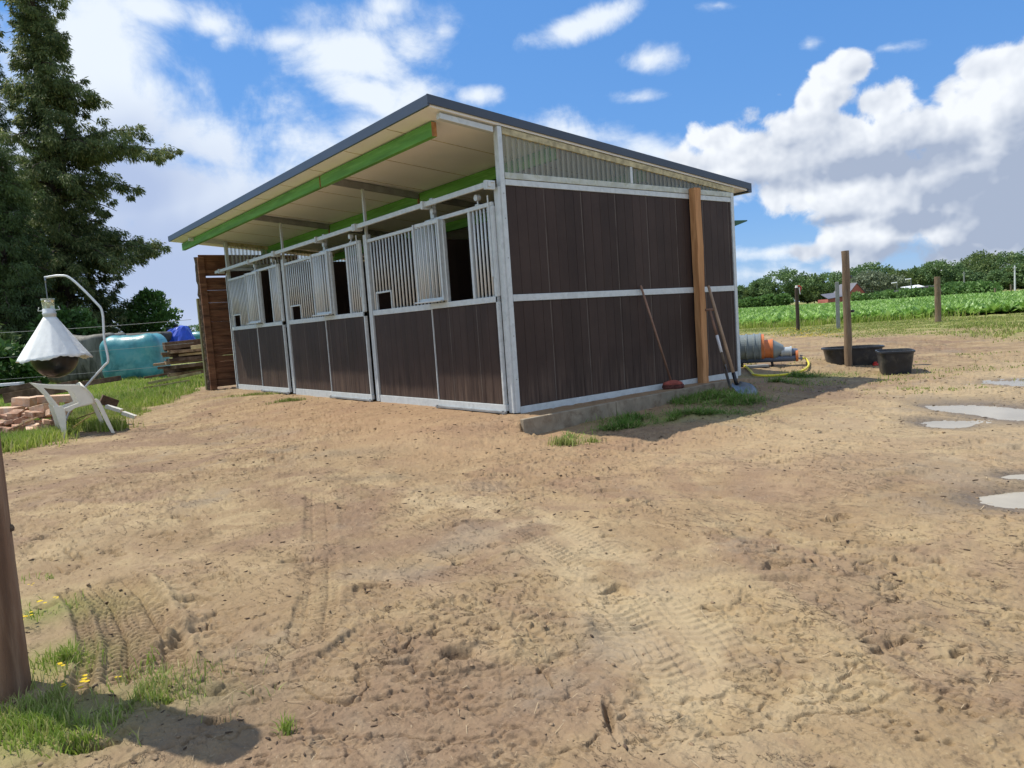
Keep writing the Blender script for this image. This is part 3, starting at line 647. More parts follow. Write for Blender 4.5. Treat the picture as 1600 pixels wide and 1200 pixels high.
# ---------------------------------------------------------------- kerb boards, square post, tools
def kerb(y0,y1,lab):
    b=MB(); x0,x1=xk(y0),xk(y1); z0,z1=-.24,.012
    b.hexa([(x0,y0,z0),(x0+.055,y0,z0),(x1+.055,y1,z0),(x1,y1,z0)],[(x0,y0,z1),(x0+.055,y0,z1),(x1+.055,y1,z1),(x1,y1,z1)])
    tag(b.build('kerb_board',M['kerb'],None,.006),lab,'kerb board','concrete kerb boards along the stable')
kerb(-.33,1.02,'weathered kerb board whose bare end is nearest the stable corner'); kerb(1.03,3.3,'kerb board running behind the cut grass below the broom')
def sqpost():
    b=MB(); n=14; lo=[];rg=random.Random(3)
    V=[];F=[]
    for i in range(n+1):
        z=-.1+2.56*i/n; dx=rg.uniform(-.003,.003)
        V+=[(.02+dx,2.985,z),(.112+dx+rg.uniform(-.006,.004),2.985+rg.uniform(-.001,.006),z),(.115+dx+rg.uniform(-.007,.004),3.10+rg.uniform(-.008,.006),z),(.02,3.10,z)]
        if i:
            k=4*i
            for a_,b_ in ((0,1),(1,2),(2,3),(3,0)): F.append((k-4+a_,k-4+b_,k+b_,k+a_))
    F+=[(3,2,1,0),tuple(4*n+q for q in range(4))]
    b.add(V,F); return b.build('timber_post',M['postsq'],None,.004)
tag(sqpost(),'rough sawn square timber post upright against the side wall','post')
# broom
pt=PX(1001,446,.035); pb=PX(1050,601,.13); pb[2]=max(pb[2],.06)
r=empty('broom',(pb[0],pb[1],0),'broom with reddish head and long wooden handle leaning on the wall','broom')
MB().tube([pt,pb],.013,10).build('handle',M['handle'],r,smooth=True)
hd=Vector(FF)*0; Rb=Rz(math.atan2(RR[1],RR[0]))
MB().lathe([(.02,.06),(.05,.055),(.11,.035),(.125,.015),(.12,0.0)][::-1],(pb[0]+.02,pb[1]-.01,.045),20,Rb,1.,.42).build('broom_head',M['redwood'],r,smooth=True)
MB().lathe([(.10,-.05),(.135,-.01),(.13,.02)],(pb[0]+.02,pb[1]-.01,.03),24,Rb,1.,.5,fn=lambda a,h:1+.06*math.sin(a*17)).build('bristles',M['bristle'],r)
# shovel
pt=PX(1107,447,.19); tip=on(1172,622,.012)
neck=tip+(pt-tip)*.0; 
sv=Vector(pt)-Vector(tip)
mid=Vector(PX(1148,590,.72)); 
r=empty('shovel',(tip[0],tip[1],tip[2]),'long handled shovel with steel scoop blade resting in the grass','shovel')
dirh=(Vector(pt)-mid).normalized()
MB().tube([pt,mid+dirh*.0],[.018,.020],12).build('handle',M['handleb'],r,smooth=True)
MB().tube([mid+dirh*.06,mid-dirh*.09],[.024,.022],12).build('socket',M['black'],r,smooth=True)
b=MB(); V=[];F=[]; base=mid-dirh*.07; tv=Vector(tip); ax=(tv-base); L=ax.length; ax.normalize(); sd=ax.cross(Vector((0,0,1))).normalized(); nm=sd.cross(ax).normalized()
nu,nvv=9,9
for i in range(nu):
    u=i/(nu-1); wd=.045+.085*min(1,u*3.2) if u<.75 else .13*(1-((u-.75)/.25)**2*.45)
    for j in range(nvv):
        s=(j/(nvv-1)-.5)*2; p=base+ax*L*u+sd*wd*s+nm*(.04*s*s*(1-.3*u)-.02+.02*math.sin(u*3)); V.append(p)
for i in range(nu-1):
    for j in range(nvv-1): F.append((i*nvv+j,i*nvv+j+1,(i+1)*nvv+j+1,(i+1)*nvv+j))
b.add(V,F); o=b.build('blade',M['blade'],r,smooth=True); md=o.modifiers.new('s','SOLIDIFY'); md.thickness=.004
# second, shorter spade with T grip
pt=Vector(PX(1109,484,.24)); pb=Vector(PX(1141,600,.55)); 
r=empty('spade',tuple(pb),'shorter T-handled spade with white taped shaft behind the shovel','spade')
dr=(pb-pt).normalized(); q1=pt+dr*(pb-pt).length*.35; q2=pt+dr*(pb-pt).length*.58
MB().tube([pt,q1],[.016,.017],10).build('shaft',M['handle'],r,smooth=True); MB().tube([q1,q2],.0185,10).build('white_tape',M['redw'],r,smooth=True)
MB().tube([q2,pb-dr*.25],.017,10).tube([pb-dr*.25,pb-dr*.2],.02,10).build('lower_shaft',M['rpost'],r,smooth=True)
MB().tube([pt-Vector(RR)*.055,pt+Vector(RR)*.055],.017,10).build('grip',M['handle'],r,smooth=True)
b=MB(); sd=dr.cross(Vector((0,0,1))).normalized(); nm=sd.cross(dr).normalized()
V=[];
for u,wd in ((0,.07),(.04,.085),(.2,.08),(.3,.05)):
    for s in (-1,0,1): V.append(pb-dr*.24+dr*u+(sd*.45+nm*.9)*wd*s*.8+sd*.012*abs(s))
b.add(V,[(i*3+j,i*3+j+1,i*3+j+4,i*3+j+3) for i in range(3) for j in range(2)]); o=b.build('blade',M['blade'],r); md=o.modifiers.new('s','SOLIDIFY'); md.thickness=.004

# ---------------------------------------------------------------- pipe assembly with hose
c0=PD(1158,541,11.55); c0[2]=.285; axv=(Vector(RR)-Vector(FF)*.35).normalized()
Rp=Matrix((axv.cross(Vector((0,0,1))).normalized(),Vector((0,0,1)),axv)).transposed()
def PP(t,z,k=0): q=Vector(c0)+axv*t; return Vector((q.x,q.y,q.z+z))
r=empty('drain_pipe_assembly',(c0[0],c0[1],Hs(c0[0],c0[1])),'stack of grey and orange plastic pipe reducers lying beside the stable','pipes')
def ring(t0,prof,z,m,nm,n=36):
    prof=[(q_[0]*1.12,q_[1]) for q_ in prof]; b=MB(); b.lathe(prof,tuple(PP(t0,z)),n,Rp); return b.build(nm,M[m],r,.0,smooth=False)
pr=[(.175,-.30)]
for i in range(5): t=-.28+i*.115; pr+=[(.175,t),(.19,t+.006),(.19,t+.03),(.178,t+.036)]
pr+=[(.178,.27),(.19,.275),(.19,.30)]
ring(0,pr,.0,'pvcgrey','ribbed_drum'); ring(0,[(.178,.301),(.178,.345),(.12,.35)],0,'pvcor','orange_reducer')
ring(0,[(.115,.351),(.13,.352),(.13,.44),(.138,.445),(.138,.475)],-.04,'pvcor','orange_socket')
ring(0,[(.132,.476),(.13,.49),(.055,.63)],-.055,'pvcgrey','grey_cone')
ring(0,[(.062,.59),(.07,.592),(.07,.61),(.063,.612),(.063,.72),(.072,.722),(.072,.745)],-.095,'pvclight','light_socket')
ring(0,[(.045,.746),(.045,.79),(.038,.83)],-.10,'pvcblue','small_reducer')
ring(0,[(.046,-.4),(.046,.80)],-.20,'pvcblue','lower_pipe',20); ring(0,[(.078,.801),(.082,.805),(.082,.835),(.05,.84)],-.165,'pvcor','orange_end_cap',28)
MB().tube([PP(.84,-.21),PP(.90,-.215)],.016,8).tube([PP(.88,-.17),PP(.88,-.25)],.009,8).tube([PP(.86,-.165),PP(.905,-.165)],.008,8).build('tap',M['blade'],r)
MB().tube([PP(.0,-.24),PP(.0,-.42)+Vector((.05,0,0))],.02,8).build('support_foot',M['dpost'],r); MB().tube([PP(.45,-.24),PP(.47,-.42)],.02,8).build('support_foot',M['dpost'],r)
hz=[tuple(PP(.9,-.215)),tuple(on(1258,566,.07)),tuple(on(1264,572,.03)),tuple(on(1256,580,.02)),tuple(on(1235,586,.02)),tuple(on(1205,589,.02)),tuple(on(1180,588,.02)),tuple(on(1173,582,.02)),tuple(on(1166,576,.02)),tuple(on(1158,571,.02)),tuple(on(1145,566,.02))]
def smooth(pts,k=5):
    P=[np.array(p) for p in pts]; P=[2*P[0]-P[1]]+P+[2*P[-1]-P[-2]]; out=[]
    for i in range(1,len(P)-2):
        for j in range(k):
            t=j/k; a,b_,c,d_=P[i-1],P[i],P[i+1],P[i+2]
            out.append(tuple(.5*((2*b_)+(c-a)*t+(2*a-5*b_+4*c-d_)*t*t+(-a+3*b_-3*c+d_)*t**3)))
    out.append(tuple(P[-2])); return out
tag(MB().tube(smooth(hz),.017,10).build('garden_hose',M['yellow'],None,smooth=True),'yellow garden hose looping from the pipe tap across the ground','hose')
q=on(1183,574,.02); tag(MB().box(q,(.32,.14,.035),Rz(.9)).build('flat_slab',M['slab'],None,.005),'small flat grey slab lying under the plastic pipes','slab')

# ---------------------------------------------------------------- tubs and tap
def tub(name,c,lx,ly,h,taper,rot,lab,p=4.5):
    z0=c[2]; R=Rz(rot); t=taper
    prof=[(t,0),(t+.01,.005),(1-.03,h-.035),(1.0,h-.03),(1.035,h-.028),(1.04,h-.004),(1.02,h),(.985,h),(.965,h-.02),(t-.01,.02),(.001,.018)]
    b=MB(); b.lathe(prof,(c[0],c[1],z0),64,R,lx,ly,p,cap=True); r=b.build(name,M['tub'],None,smooth=False)
    return tag(r,lab,'tub')
c=on(1346,573,-.01)+FF*.28; tub('stock_tub',c,.43,.28,.31,.84,math.atan2(RR[1],RR[0])-.25,'wide black plastic water trough standing behind the round post',3.2)
b=MB(); q=c-FF*.275; Rt=Rz(math.atan2(RR[1],RR[0])+.05); 
c2=on(1417,585,-.01)+FF*.30; tub('stock_tub',c2,.225,.30,.335,.80,math.atan2(RR[1],RR[0])-.36,'smaller deep black tub to the right of the wide trough',5.)
q=on(1368,573,.03); r=empty('drain_tap',q,'small red plastic drain valve between the two black tubs','tap')
Rt=Rz(math.atan2(RR[1],RR[0]))
MB().tube([Vector(q)-Vector(RR)*.04,Vector(q)+Vector(RR)*.05],.022,12).build('valve_body',M['red'],r,smooth=True)
MB().box(Vector(q)+Vector((0,0,.035)),(.05,.015,.02),Rt).build('lever',M['red'],r,.003)
# ---------------------------------------------------------------- posts
def rpost(name,base,h,r0,r1,m,lab,cat='post',group=None,lean=(0,0),n=14,segs=10,seed=1):
    rg=random.Random(seed); pts=[];rs=[]
    for i in range(segs+1):
        t=i/segs; pts.append((base[0]+lean[0]*t+rg.uniform(-.004,.004)*4*r0/.05*.3,base[1]+lean[1]*t,base[2]-.15+(h+.15)*t)); rs.append((r0+(r1-r0)*t)*(1+rg.uniform(-.04,.04)))
    b=MB(); b.tube(pts,rs,n); return tag(b.build(name,M[m],None,.004,smooth=False),lab,cat,group)
q=on(1326,573); o=rpost('round_post',q,1.76,.058,.055,'rpost','tall weathered round post standing in front of the wide tub',seed=4)
for p in o.data.polygons: p.use_smooth=len(p.vertices)==4
MB().box(PD(1328,433,11.65),(.05,.05,.05)).build('insulator',M['black'],o,.008); MB().box(PD(1332,486,11.65),(.05,.05,.04)).build('insulator',M['black'],o,.008)
def fitpost(px,pyb,pyt,m,r0,lab,nm='fence_post',z=.08,sq=False):
    v=G(px,pyb,z); v[2]=Hs(v[0],v[1]); dep=(v-CAM).dot(CF); h=(pyb-pyt)/FPX*dep*1.0
    if sq:
        b=MB(); b.box((v[0],v[1],v[2]+h/2-.1),(r0*2,r0*2,h+.2),Rz(.4)); o=tag(b.build(nm,M[m],None,.01),lab,'fence post','field edge fence posts')
    else: o=rpost(nm,v,h,r0,r0*.95,m,lab,'fence post','field edge fence posts',seed=int(px))
    return v,h,o
v,h,o=fitpost(1247,517,450,'dpost',.055,'dark round fence post with red and white tape on top')
b=MB(); b.tube([(v[0],v[1],v[2]+h-.02),(v[0],v[1],v[2]+h+.07)],[.05,.03],10); b.build('top_insulator',M['redw'],o)
b=MB(); b.tube(smooth([tuple(np.array([v[0],v[1],v[2]+h])+RR*a+np.array([0,0,z])) for a,z in ((-.02,.02),(.06,.05),(.14,.0),(.10,-.08),(.09,-.17))]),.028,6,sq=.5); b.build('red_tape',M['red'],o)
b=MB(); b.tube([tuple(np.array([v[0],v[1],v[2]+h])+RR*a+np.array([0,0,z])-FF*.02) for a,z in ((.07,.0),(.08,-.1),(.09,-.2))],.022,6,sq=.5); b.build('white_tape',M['redw'],o)
fitpost(1310,515,441,'gpost',.05,'straight grey concrete fence post left of the tall round post',sq=True)
fitpost(1466,503,433,'rpost',.085,'brown round fence post at right before the beet field')
v=G(2,1088,-.15); v[2]=-.15
r=empty('near_post',v,'thick brown weathered post cut by the left edge of the photo','post')
b=MB(); rg=random.Random(9); n=28; segs=22; V=[];F=[]
for i in range(segs+1):
    z=-.25+1.87*i/segs
    for k in range(n):
        a=2*math.pi*k/n; rr=.088*(1+.035*math.sin(3*a+z*1.3)+.02*math.sin(11*a+z*3)+rg.uniform(-.008,.008)+.05*max(0,.15-z)); V.append((v[0]+rr*math.cos(a),v[1]+rr*math.sin(a),v[2]+z+.0))
for i in range(segs):
    for k in range(n): F.append((i*n+k,i*n+(k+1)%n,(i+1)*n+(k+1)%n,(i+1)*n+k))
F.append(tuple(segs*n+k for k in range(n))); b.add(V,F); b.build('post_shaft',M['npost'],r,smooth=True)
kq=PD(17,825,2.36); MB().lathe([(.012,-.01),(.014,.0),(.01,.01)],tuple(kq-RR*.004),10).build('knot_stub',M['bark'],r)
# ---------------------------------------------------------------- board screen and its greenish post
r=empty('board_screen',(-9.77,0,0),'tall screen of red-brown horizontal boards beside the stable end','fence')
rg=random.Random(5); z=.03; i=0; b=MB()
while z<2.66:
    h=rg.uniform(.115,.15); 
    b.box((-9.765+rg.uniform(-.016,.016),.75,z+h/2),(.028,2.1,h+rg.choice((.003,.003,.003,-.004))),Rax(rg.uniform(-.002,.002),'X')); z+=h; 
    if 2.2<z<2.3: z+=.035
b.build('boards',M['slat'],r,.008,seg=1)
MB().box((-9.72,-.27,1.33),(.06,.13,2.72)).build('end_post',M['plankd'] if 0 else M['slat'],r,.006)
b=MB(); V=[];F=[]
for i in range(40):
    z=-.02+2.72*i/39; w_=rg.uniform(.01,.045); V+=[(-9.75,-.336,z),(-9.80,-.336-w_,z),(-9.85,-.32+rg.uniform(-.02,.01),z),(-9.80,-.28,z)]
    if i: 
        k=4*i
        for a_,b_ in ((0,1),(1,2),(2,3),(3,0)): F.append((k-4+a_,k-4+b_,k+b_,k+a_))
b.add(V,F); b.build('bark_edge',M['bark'],r)
tag(MB().box((-10.02,-.30,.9),(.09,.09,1.95),Rax(.0,'Y')).build('leaning_post',M['algae'],None,.006),'greenish square post beside the red-brown board screen','post')
# ---------------------------------------------------------------- cord fence at left
E0=Vector((-9.99,-.5,0)); E1=Vector(G(-170,690,-.05)); E1=Vector(tuple(PD(-150,528,13.6))); E1.z=0
pv=(E1.x,E1.y,Hs(E1.x,E1.y)); r=empty('cord_fence',pv,'thin white electric fence cords strung across the left side to the greenish post','fence')
MB().tube([(pv[0],pv[1],-.3),(pv[0],pv[1],1.6)],.05,12).build('fence_post',M['rpost'],r)
for z in (1.45,.97,.55):
    pts=[E0.lerp(E1,t)+Vector((0,0,z-.10*4*t*(1-t)*.35)) for t in np.linspace(0,1,24)]
    MB().tube(pts,.005 if z>1.2 else .003,6).build('fence_cord',M['rope'],r)

# ---------------------------------------------------------------- horsefly trap
r=empty('horsefly_trap',(-5.62,-3.45,-.12),'white cone horsefly trap with black ball hanging from a bent pole','insect trap')
pl=smooth([(-5.70,-3.42,1.975),(-5.57,-3.26,1.985),(-5.47,-3.14,1.93),(-5.27,-2.92,1.60),(-5.21,-2.86,1.45),(-5.17,-2.88,1.1),(-5.13,-2.87,.82),(-5.16,-2.92,.74),(-5.3,-3.09,.54),(-5.45,-3.27,.3),(-5.58,-3.43,-.05),(-5.62,-3.46,-.2)],5)
MB().tube(pl,.0155,10).build('pole',M['pole'],r,smooth=True)
CX,CY=-5.67,-3.42
MB().tube([(CX,CY,1.97),(CX,CY,1.64)],.007,6).tube([(CX,CY,1.97),(CX+.02,CY,1.93),(CX,CY,1.9)],.01,6).build('hanger',M['blade'],r)
jm=bpy.data.materials.new('clear_jar'); jm.use_nodes=True; jb=jm.node_tree.nodes['Principled BSDF']; jb.inputs['Base Color'].default_value=(.72,.74,.55,1); jb.inputs['Roughness'].default_value=.15; jb.inputs['Transmission Weight'].default_value=.6
MB().lathe([(.066,1.52),(.07,1.56),(.075,1.66),(.082,1.69),(.079,1.69),(.07,1.6)],(CX,CY,0),24).build('jar',jm,r,smooth=True)
MB().lathe([(.078,1.43),(.078,1.475),(.083,1.48),(.083,1.50),(.076,1.505),(.076,1.55),(.07,1.555)],(CX,CY,0),24).build('collar',M['pole'],r,smooth=True)
b=MB()
for s in (-1,1):
    o=Vector(RR)*s; c=Vector((CX,CY,0)); b.tube([c+o*.075+Vector((0,0,1.53)),c+o*.15+Vector((0,0,1.535)),c+o*.13+Vector((0,0,1.58))],.006,6)
b.build('clips',M['pole'],r)
n=96; prof=[]; V=[];F=[]; NS=14
for i in range(NS+1):
    t=i/NS; z=1.44-.56*t; r0=.078+(.455-.078)*t**1.02
    for k in range(n):
        a=2*math.pi*k/n; fold=1-.07*t**.5*abs(math.sin(4*a+.6))**.7+.006*math.sin(21*a+9*t)*t
        zz=z+(.014*math.sin(8*a+1)+.006*math.sin(31*a))*(t>.97)+(.022*math.sin(2*a+.8))*t
        V.append((CX+r0*fold*math.cos(a),CY+r0*fold*math.sin(a),zz))
for i in range(NS):
    for k in range(n): F.append((i*n+k,(i+1)*n+k,(i+1)*n+(k+1)%n,i*n+(k+1)%n))
b=MB(); b.add(V,F); o=b.build('canvas_cone',M['canvas'],r,smooth=True); md=o.modifiers.new('s','SOLIDIFY'); md.thickness=.004
b=MB(); b.lathe([(.002 if abs(t)>1.55 else .285*math.cos(t),.905+.285*math.sin(t)) for t in np.linspace(-1.57,1.57,22)],(CX,CY,0),40); b.build('black_ball',M['black'],r,smooth=True)

# ---------------------------------------------------------------- chair (side on, facing left)
NF=Vector(tuple(G(101,683,-.11)))
vr=ray(140,640); vr=Vector((vr[0],vr[1],0)).normalized(); xa=Vector((vr.y,-vr.x,0));  ya=Vector((-xa.y,xa.x,0)).normalized(); 
if ya.dot(Vector(FF))<0: ya=-ya
O=NF.copy(); O.z=Hs(O.x,O.y)-.02
r=empty('garden_chair',tuple(O),'white plastic garden armchair standing side-on in the grass','chair')
def CP(a,dpt,z): return O+xa*(a-.14*dpt)+ya*dpt+Vector((0,0,z))
def plate(poly,hole,th,dpt,name,lean=0.,skew=0.):      # poly/hole in (a,z), same vertex count, ring strip
    b=MB(); n=len(poly); V=[]
    for dd in (dpt,dpt+th):
        V+=[CP(a+skew*(dd>0),dd+lean*z,z) for a,z in poly]+[CP(a,dd+lean*z,z) for a,z in hole]
    F=[]
    for k in range(n):
        j=(k+1)%n
        F.append((k,j,n+j,n+k)); F.append((2*n+k,3*n+k,3*n+j,2*n+j)); F.append((k,2*n+k,2*n+j,j)); F.append((n+k,n+j,3*n+j,3*n+k))
    b.add(V,F); return b.build(name,M['white'],r,.006)
# zoomed picture measures -> metres:  a=(X-700)/ (515/.59), z=(780-Y)/870
def q(X,Y): return ((X-708)/960.,(778-Y-(X-708)*.03)/863.)
outer=[q(*p) for p in [(455,138),(620,165),(780,178),(930,185),(1000,225),(1055,300),(1085,390),(960,410),(850,440),(790,475),(700,445),(640,400),(590,290),(530,210)]]
inner=[q(*p) for p in [(560,195),(620,208),(720,222),(800,232),(850,262),(880,330),(895,380),(860,392),(800,410),(745,428),(715,425),(690,400),(640,320),(590,240)]]
for dpt in (0.,.46): plate(outer,inner,.022,dpt,'side_arm',lean=.03 if dpt==0 else -.03)
def leg(pts,ws,dpt,nm='leg',sl=0.,sx=0.):
    b=MB(); V=[];F=[]
    for i,((a,z),w_) in enumerate(zip(pts,ws)):
        t=1-z/.45; dd=dpt+sl*t; aa=a+sx*t
        V+=[CP(aa-w_/2,dd,z),CP(aa+w_/2,dd,z),CP(aa+w_/2*.8,dd+.035,z),CP(aa-w_/2*.8,dd+.035,z)]
        if i:
            k=4*i
            for a_,b_ in ((0,1),(1,2),(2,3),(3,0)): F.append((k-4+a_,k-4+b_,k+b_,k+a_))
    F+=[(3,2,1,0),tuple(4*(len(pts)-1)+k for k in range(4))]; b.add(V,F); return b.build(nm,M['white'],r,.006)
fl=[q(710,790),q(706,700),q(704,600),q(700,520),q(690,440),q(672,400)]; bl=[q(1225,748),q(1190,650),q(1160,560),q(1125,450),q(1100,380),q(1085,350)]
fw=[.05,.055,.075,.10,.12,.10]; bw=[.04,.05,.055,.055,.05,.03]
leg(fl,fw,0,sl=-.03); leg(fl,fw,.46,sl=.03); leg(bl,bw,0,sl=-.03); leg(bl,bw,.46,sl=.03)
b=MB(); nx,ny=8,7; V=[];F=[]
for i in range(nx+1):
    for j in range(ny+1):
        a0,z0=q(700,440); a1,z1=q(1075,400); t=i/nx; V.append(CP(a0+(a1-a0)*t,.02+.45*j/ny,z0+(z1-z0)*t-.012*math.sin(math.pi*t)-.01*math.sin(math.pi*j/ny)))
for i in range(nx):
    for j in range(ny): F.append((i*(ny+1)+j,i*(ny+1)+j+1,(i+1)*(ny+1)+j+1,(i+1)*(ny+1)+j))
b.add(V,F); o=b.build('seat',M['white'],r,smooth=True); md=o.modifiers.new('s','SOLIDIFY'); md.thickness=.014
b=MB(); V=[];F=[]; prof=[q(1085,395),q(1062,300),q(1010,228),q(960,190)]
for i,(a,z) in enumerate(prof):
    for j in range(9):
        t=j/8; V.append(CP(a-.015+.02*math.sin(math.pi*t),.0+.49*t,z+.035*math.sin(math.pi*t)*(i==3)))
for i in range(3):
    for j in range(8): F.append((i*9+j,i*9+j+1,(i+1)*9+j+1,(i+1)*9+j))
b.add(V,F); o=b.build('backrest',M['white'],r,smooth=True); md=o.modifiers.new('s','SOLIDIFY'); md.thickness=.012

# ---------------------------------------------------------------- rubble, timber, bales on the left
th=math.atan2(RR[1],RR[0])
def blk(px,py,L,Wd,Hh,rot,tilt,m,lab,cat,nm,group,dz=0.,roll=0.):
    p=G(px,py,-.08+dz); p[2]=max(-.08,-.08+dz)+Hh/2
    R=Rz(th+rot)@Rax(tilt,'Y')@Rax(roll,'X')
    return tag(MB().box(p,(L,Wd,Hh),R).build(nm,M[m],None,.006),lab,cat,group)
# top layer of big blocks; heights from the pile
def blkd(px,py,dist,L,Wd,Hh,rot,tilt,m,lab,nm='clay_block',cat='block',group='clay blocks heaped behind the chair',roll=0.):
    p=PD(px,py,dist); R=Rz(th+rot)@Rax(tilt,'Y')@Rax(roll,'X')
    return tag(MB().box(p,(L,Wd,Hh),R).build(nm,M[m],None,.006),lab,cat,group)
blkd(86,623,10.6,.66,.24,.10,.05,.03,'brick','long flat orange block topmost on the heap behind the chair')
blkd(38,628,10.3,.24,.22,.13,.15,.10,'brick','tilted orange block in the middle of the heap top')
blkd(70,638,10.0,.28,.24,.11,-.35,-.16,'brick','orange block wedged beside the left chair leg')
blkd(10,642,10.1,.36,.26,.10,.05,.02,'brick','wide orange block at the left photo edge on the heap')
blkd(58,630,10.6,.13,.16,.09,.3,0,'brick','small pale block with a hole between larger orange blocks')
blkd(112,630,10.7,.16,.2,.08,.5,-.1,'brick','short orange block seen through the chair back opening')
rg=random.Random(21)
cols=['brickd','brick','brickd']
spots=[]
for row,(yy,dd,n) in enumerate([(651,9.9,9),(662,9.75,8),(672,9.6,6),(646,10.5,8)]):
    for k in range(n):
        px=-18+k*15+rg.uniform(-4,4)+row*3
        if px>125: continue
        spots.append((px,yy+rg.uniform(-2,2)-k*.5,dd+rg.uniform(-.1,.1),row,k))
ORD=['first','second','third','fourth','fifth','sixth','seventh','eighth','ninth']; ROWN=['upper loose row','middle loose row','bottom row on the grass','back row behind the big blocks']
for k,(px,py,dd,row,kk) in enumerate(spots):
    blkd(px,py,dd,rg.uniform(.10,.19),rg.uniform(.14,.24),rg.uniform(.055,.09),rg.uniform(-.9,.9),rg.uniform(-.25,.25),rg.choice(cols),'small broken clay block, %s from left in the %s'%(ORD[kk],ROWN[row]),roll=rg.uniform(-.3,.3))
def pl(px0,py0,px1,py1,dist,wd,th_,m,lab,nm='plank',cat='plank',group=None,d1=None):
    a=Vector(PD(px0,py0,dist)); b_=Vector(PD(px1,py1,d1 or dist)); dr=(b_-a); L=dr.length; dr.normalize()
    sd=dr.cross(Vector((0,0,1))).normalized(); up=sd.cross(dr).normalized(); R=Matrix((dr,sd,up)).transposed()
    return tag(MB().box((a+b_)/2,(L,wd,th_),R).build(nm,M[m],None,.004),lab,cat,group)
pl(12,622,118,602,12.,.22,.16,'plankd','dark old beam lying behind the orange blocks','beam','beam')
pl(0,612,60,600,13.4,.2,.10,'plankd','dark beam end under the white board at far left','beam','beam')
pl(-20,603,34,599,13.6,.16,.05,'farwhite','pale white board lying on dark timber at the left edge','board','board')
pl(128,600,186,591,14.5,.18,.10,'plankd','short reddish brown beam lying in grass before the teal bale','beam','beam')
for (a,b_,c,d_,lab) in [(166,635,190,642,'left piece of white perforated batten beside the chair'),(192,645,212,652,'right piece of white perforated batten pointing at the yard')]:
    o=pl(a,b_,c,d_,10.2,.07,.05,'white',lab,'batten','batten'); 
blkd(170,628,10.5,.22,.16,.14,.6,.5,'plankd','dark wedge of wood beside the right chair leg','wood_offcut','wood')
for (a_,b_,c_,d_,dd_,m_,lab_) in [(20,668,58,652,9.6,'plankp','thin pale lath sloping over the front of the block heap'),(64,690,66,660,9.4,'straw','upright pale stick in front of the block heap'),(108,672,140,650,10.3,'plankp','thin pale lath lying under the chair seat'),(0,676,34,664,9.5,'plank','grey lath at the left edge under the block heap'),(118,655,160,640,10.6,'plank','weathered stick behind the chair legs'),(84,655,104,662,9.9,'farwhite','white painted stick end beside the left chair leg')]:
    pl(a_,b_,c_,d_,dd_,.03,.015,m_,lab_,'lath','stick')
# grass-covered long planks on the ground
pl(172,617,262,600,16.5,.12,.05,'plankd','long thin plank lying in grass at the front','plank','plank','loose planks on the grass')
pl(236,598,310,583,17.2,.30,.06,'plankg','wide mossy plank sloping down below the plank stack','plank','plank','loose planks on the grass')
pl(228,590,262,584,18.,.2,.05,'plankd','dark plank poking left from the stack bottom','plank','plank','loose planks on the grass')
pl(240,604,296,594,16.2,.05,.03,'plankg','thin pale stick lying in front of the mossy plank','stick','stick')
stk=[(256,541,.14,'plankd','reddish top board of the plank stack'),(258,546,.08,'plankd','dark board second from the top of the stack'),(252,553,.035,'plankd','thin dark board poking out left below the stack top'),
 (264,550,.05,'plank','pale brown plank near the stack top'),(254,556,.05,'plank','weathered plank with its end sticking out left'),(270,557,.07,'plankd','short brown board in mid stack'),(279,555,.03,'plankp','light yellow plank edge in mid stack'),
 (262,563,.05,'plankd','dark plank below mid stack'),(240,570,.035,'plank','thin plank reaching furthest left from the stack'),(247,575,.04,'plankd','dark plank under the furthest reaching one'),(258,567,.06,'plank','split brown plank end in lower stack'),
 (257,580,.09,'plankd','thick dark plank near the stack bottom'),(270,574,.05,'plankd','dark short plank at the lower right of stack'),(262,586,.06,'plank','grey plank with rounded end at the stack bottom')]
for k,(x0,y0,t_,m,lab) in enumerate(stk):
    sl=-.10+rg.uniform(-.03,.03); pl(x0,y0,345,y0+(345-x0)*sl,19.+rg.uniform(-.25,.25),rg.uniform(.25,.5),t_*1.2+.02,m,lab,'stacked_plank','plank','stacked planks behind the board screen',d1=19.6)
blkd(309,542,18.8,.28,.2,.10,0,-.05,'plankp','pale yellow offcut on the right of the stack top','wood_offcut','wood',None)
# bales
def bale(px,py,dist,sx,sy,sz,rot,m,lab,nm='silage_bale',cat='bale',seed=1,bev=.33,amp=.03,tf=1.):
    p=PD(px,py,dist); bm=bmesh.new(); bmesh.ops.create_cube(bm,size=1)
    bmesh.ops.scale(bm,vec=(sx,sy,sz),verts=bm.verts)
    bmesh.ops.bevel(bm,geom=bm.edges[:],offset=bev,segments=7,profile=.5,affect='EDGES')
    bmesh.ops.subdivide_edges(bm,edges=[e for e in bm.edges if e.calc_length()>.25],cuts=7,use_grid_fill=True)
    rg_=np.random.default_rng(seed); ph=rg_.random(8)*6
    for v in bm.verts:
        c=v.co; n=c.normalized(); k=amp*(math.sin(c.x*5+ph[0])*math.sin(c.z*4+ph[1])+.5*math.sin(c.x*13+c.z*3+ph[2])*.6+.4*math.sin(c.y*9+c.x*7+ph[3]))
        v.co=c+n*k
    bmesh.ops.transform(bm,matrix=(Rz(rot)).to_4x4(),verts=bm.verts); bmesh.ops.triangulate(bm,faces=[f for f in bm.faces if len(f.verts)>4])
    me=bpy.data.meshes.new(nm); bm.to_mesh(me); bm.free(); me.materials.append(M[m]); me.polygons.foreach_set('use_smooth',[True]*len(me.polygons))
    o=bpy.data.objects.new(nm,me); COL.objects.link(o); o.location=tuple(p); return tag(o,lab,cat)
bale(213,560,22.,1.68,1.5,1.42,th+.12,'teal','large teal wrapped bale left of the plank stack',seed=2,bev=.40,amp=.022)
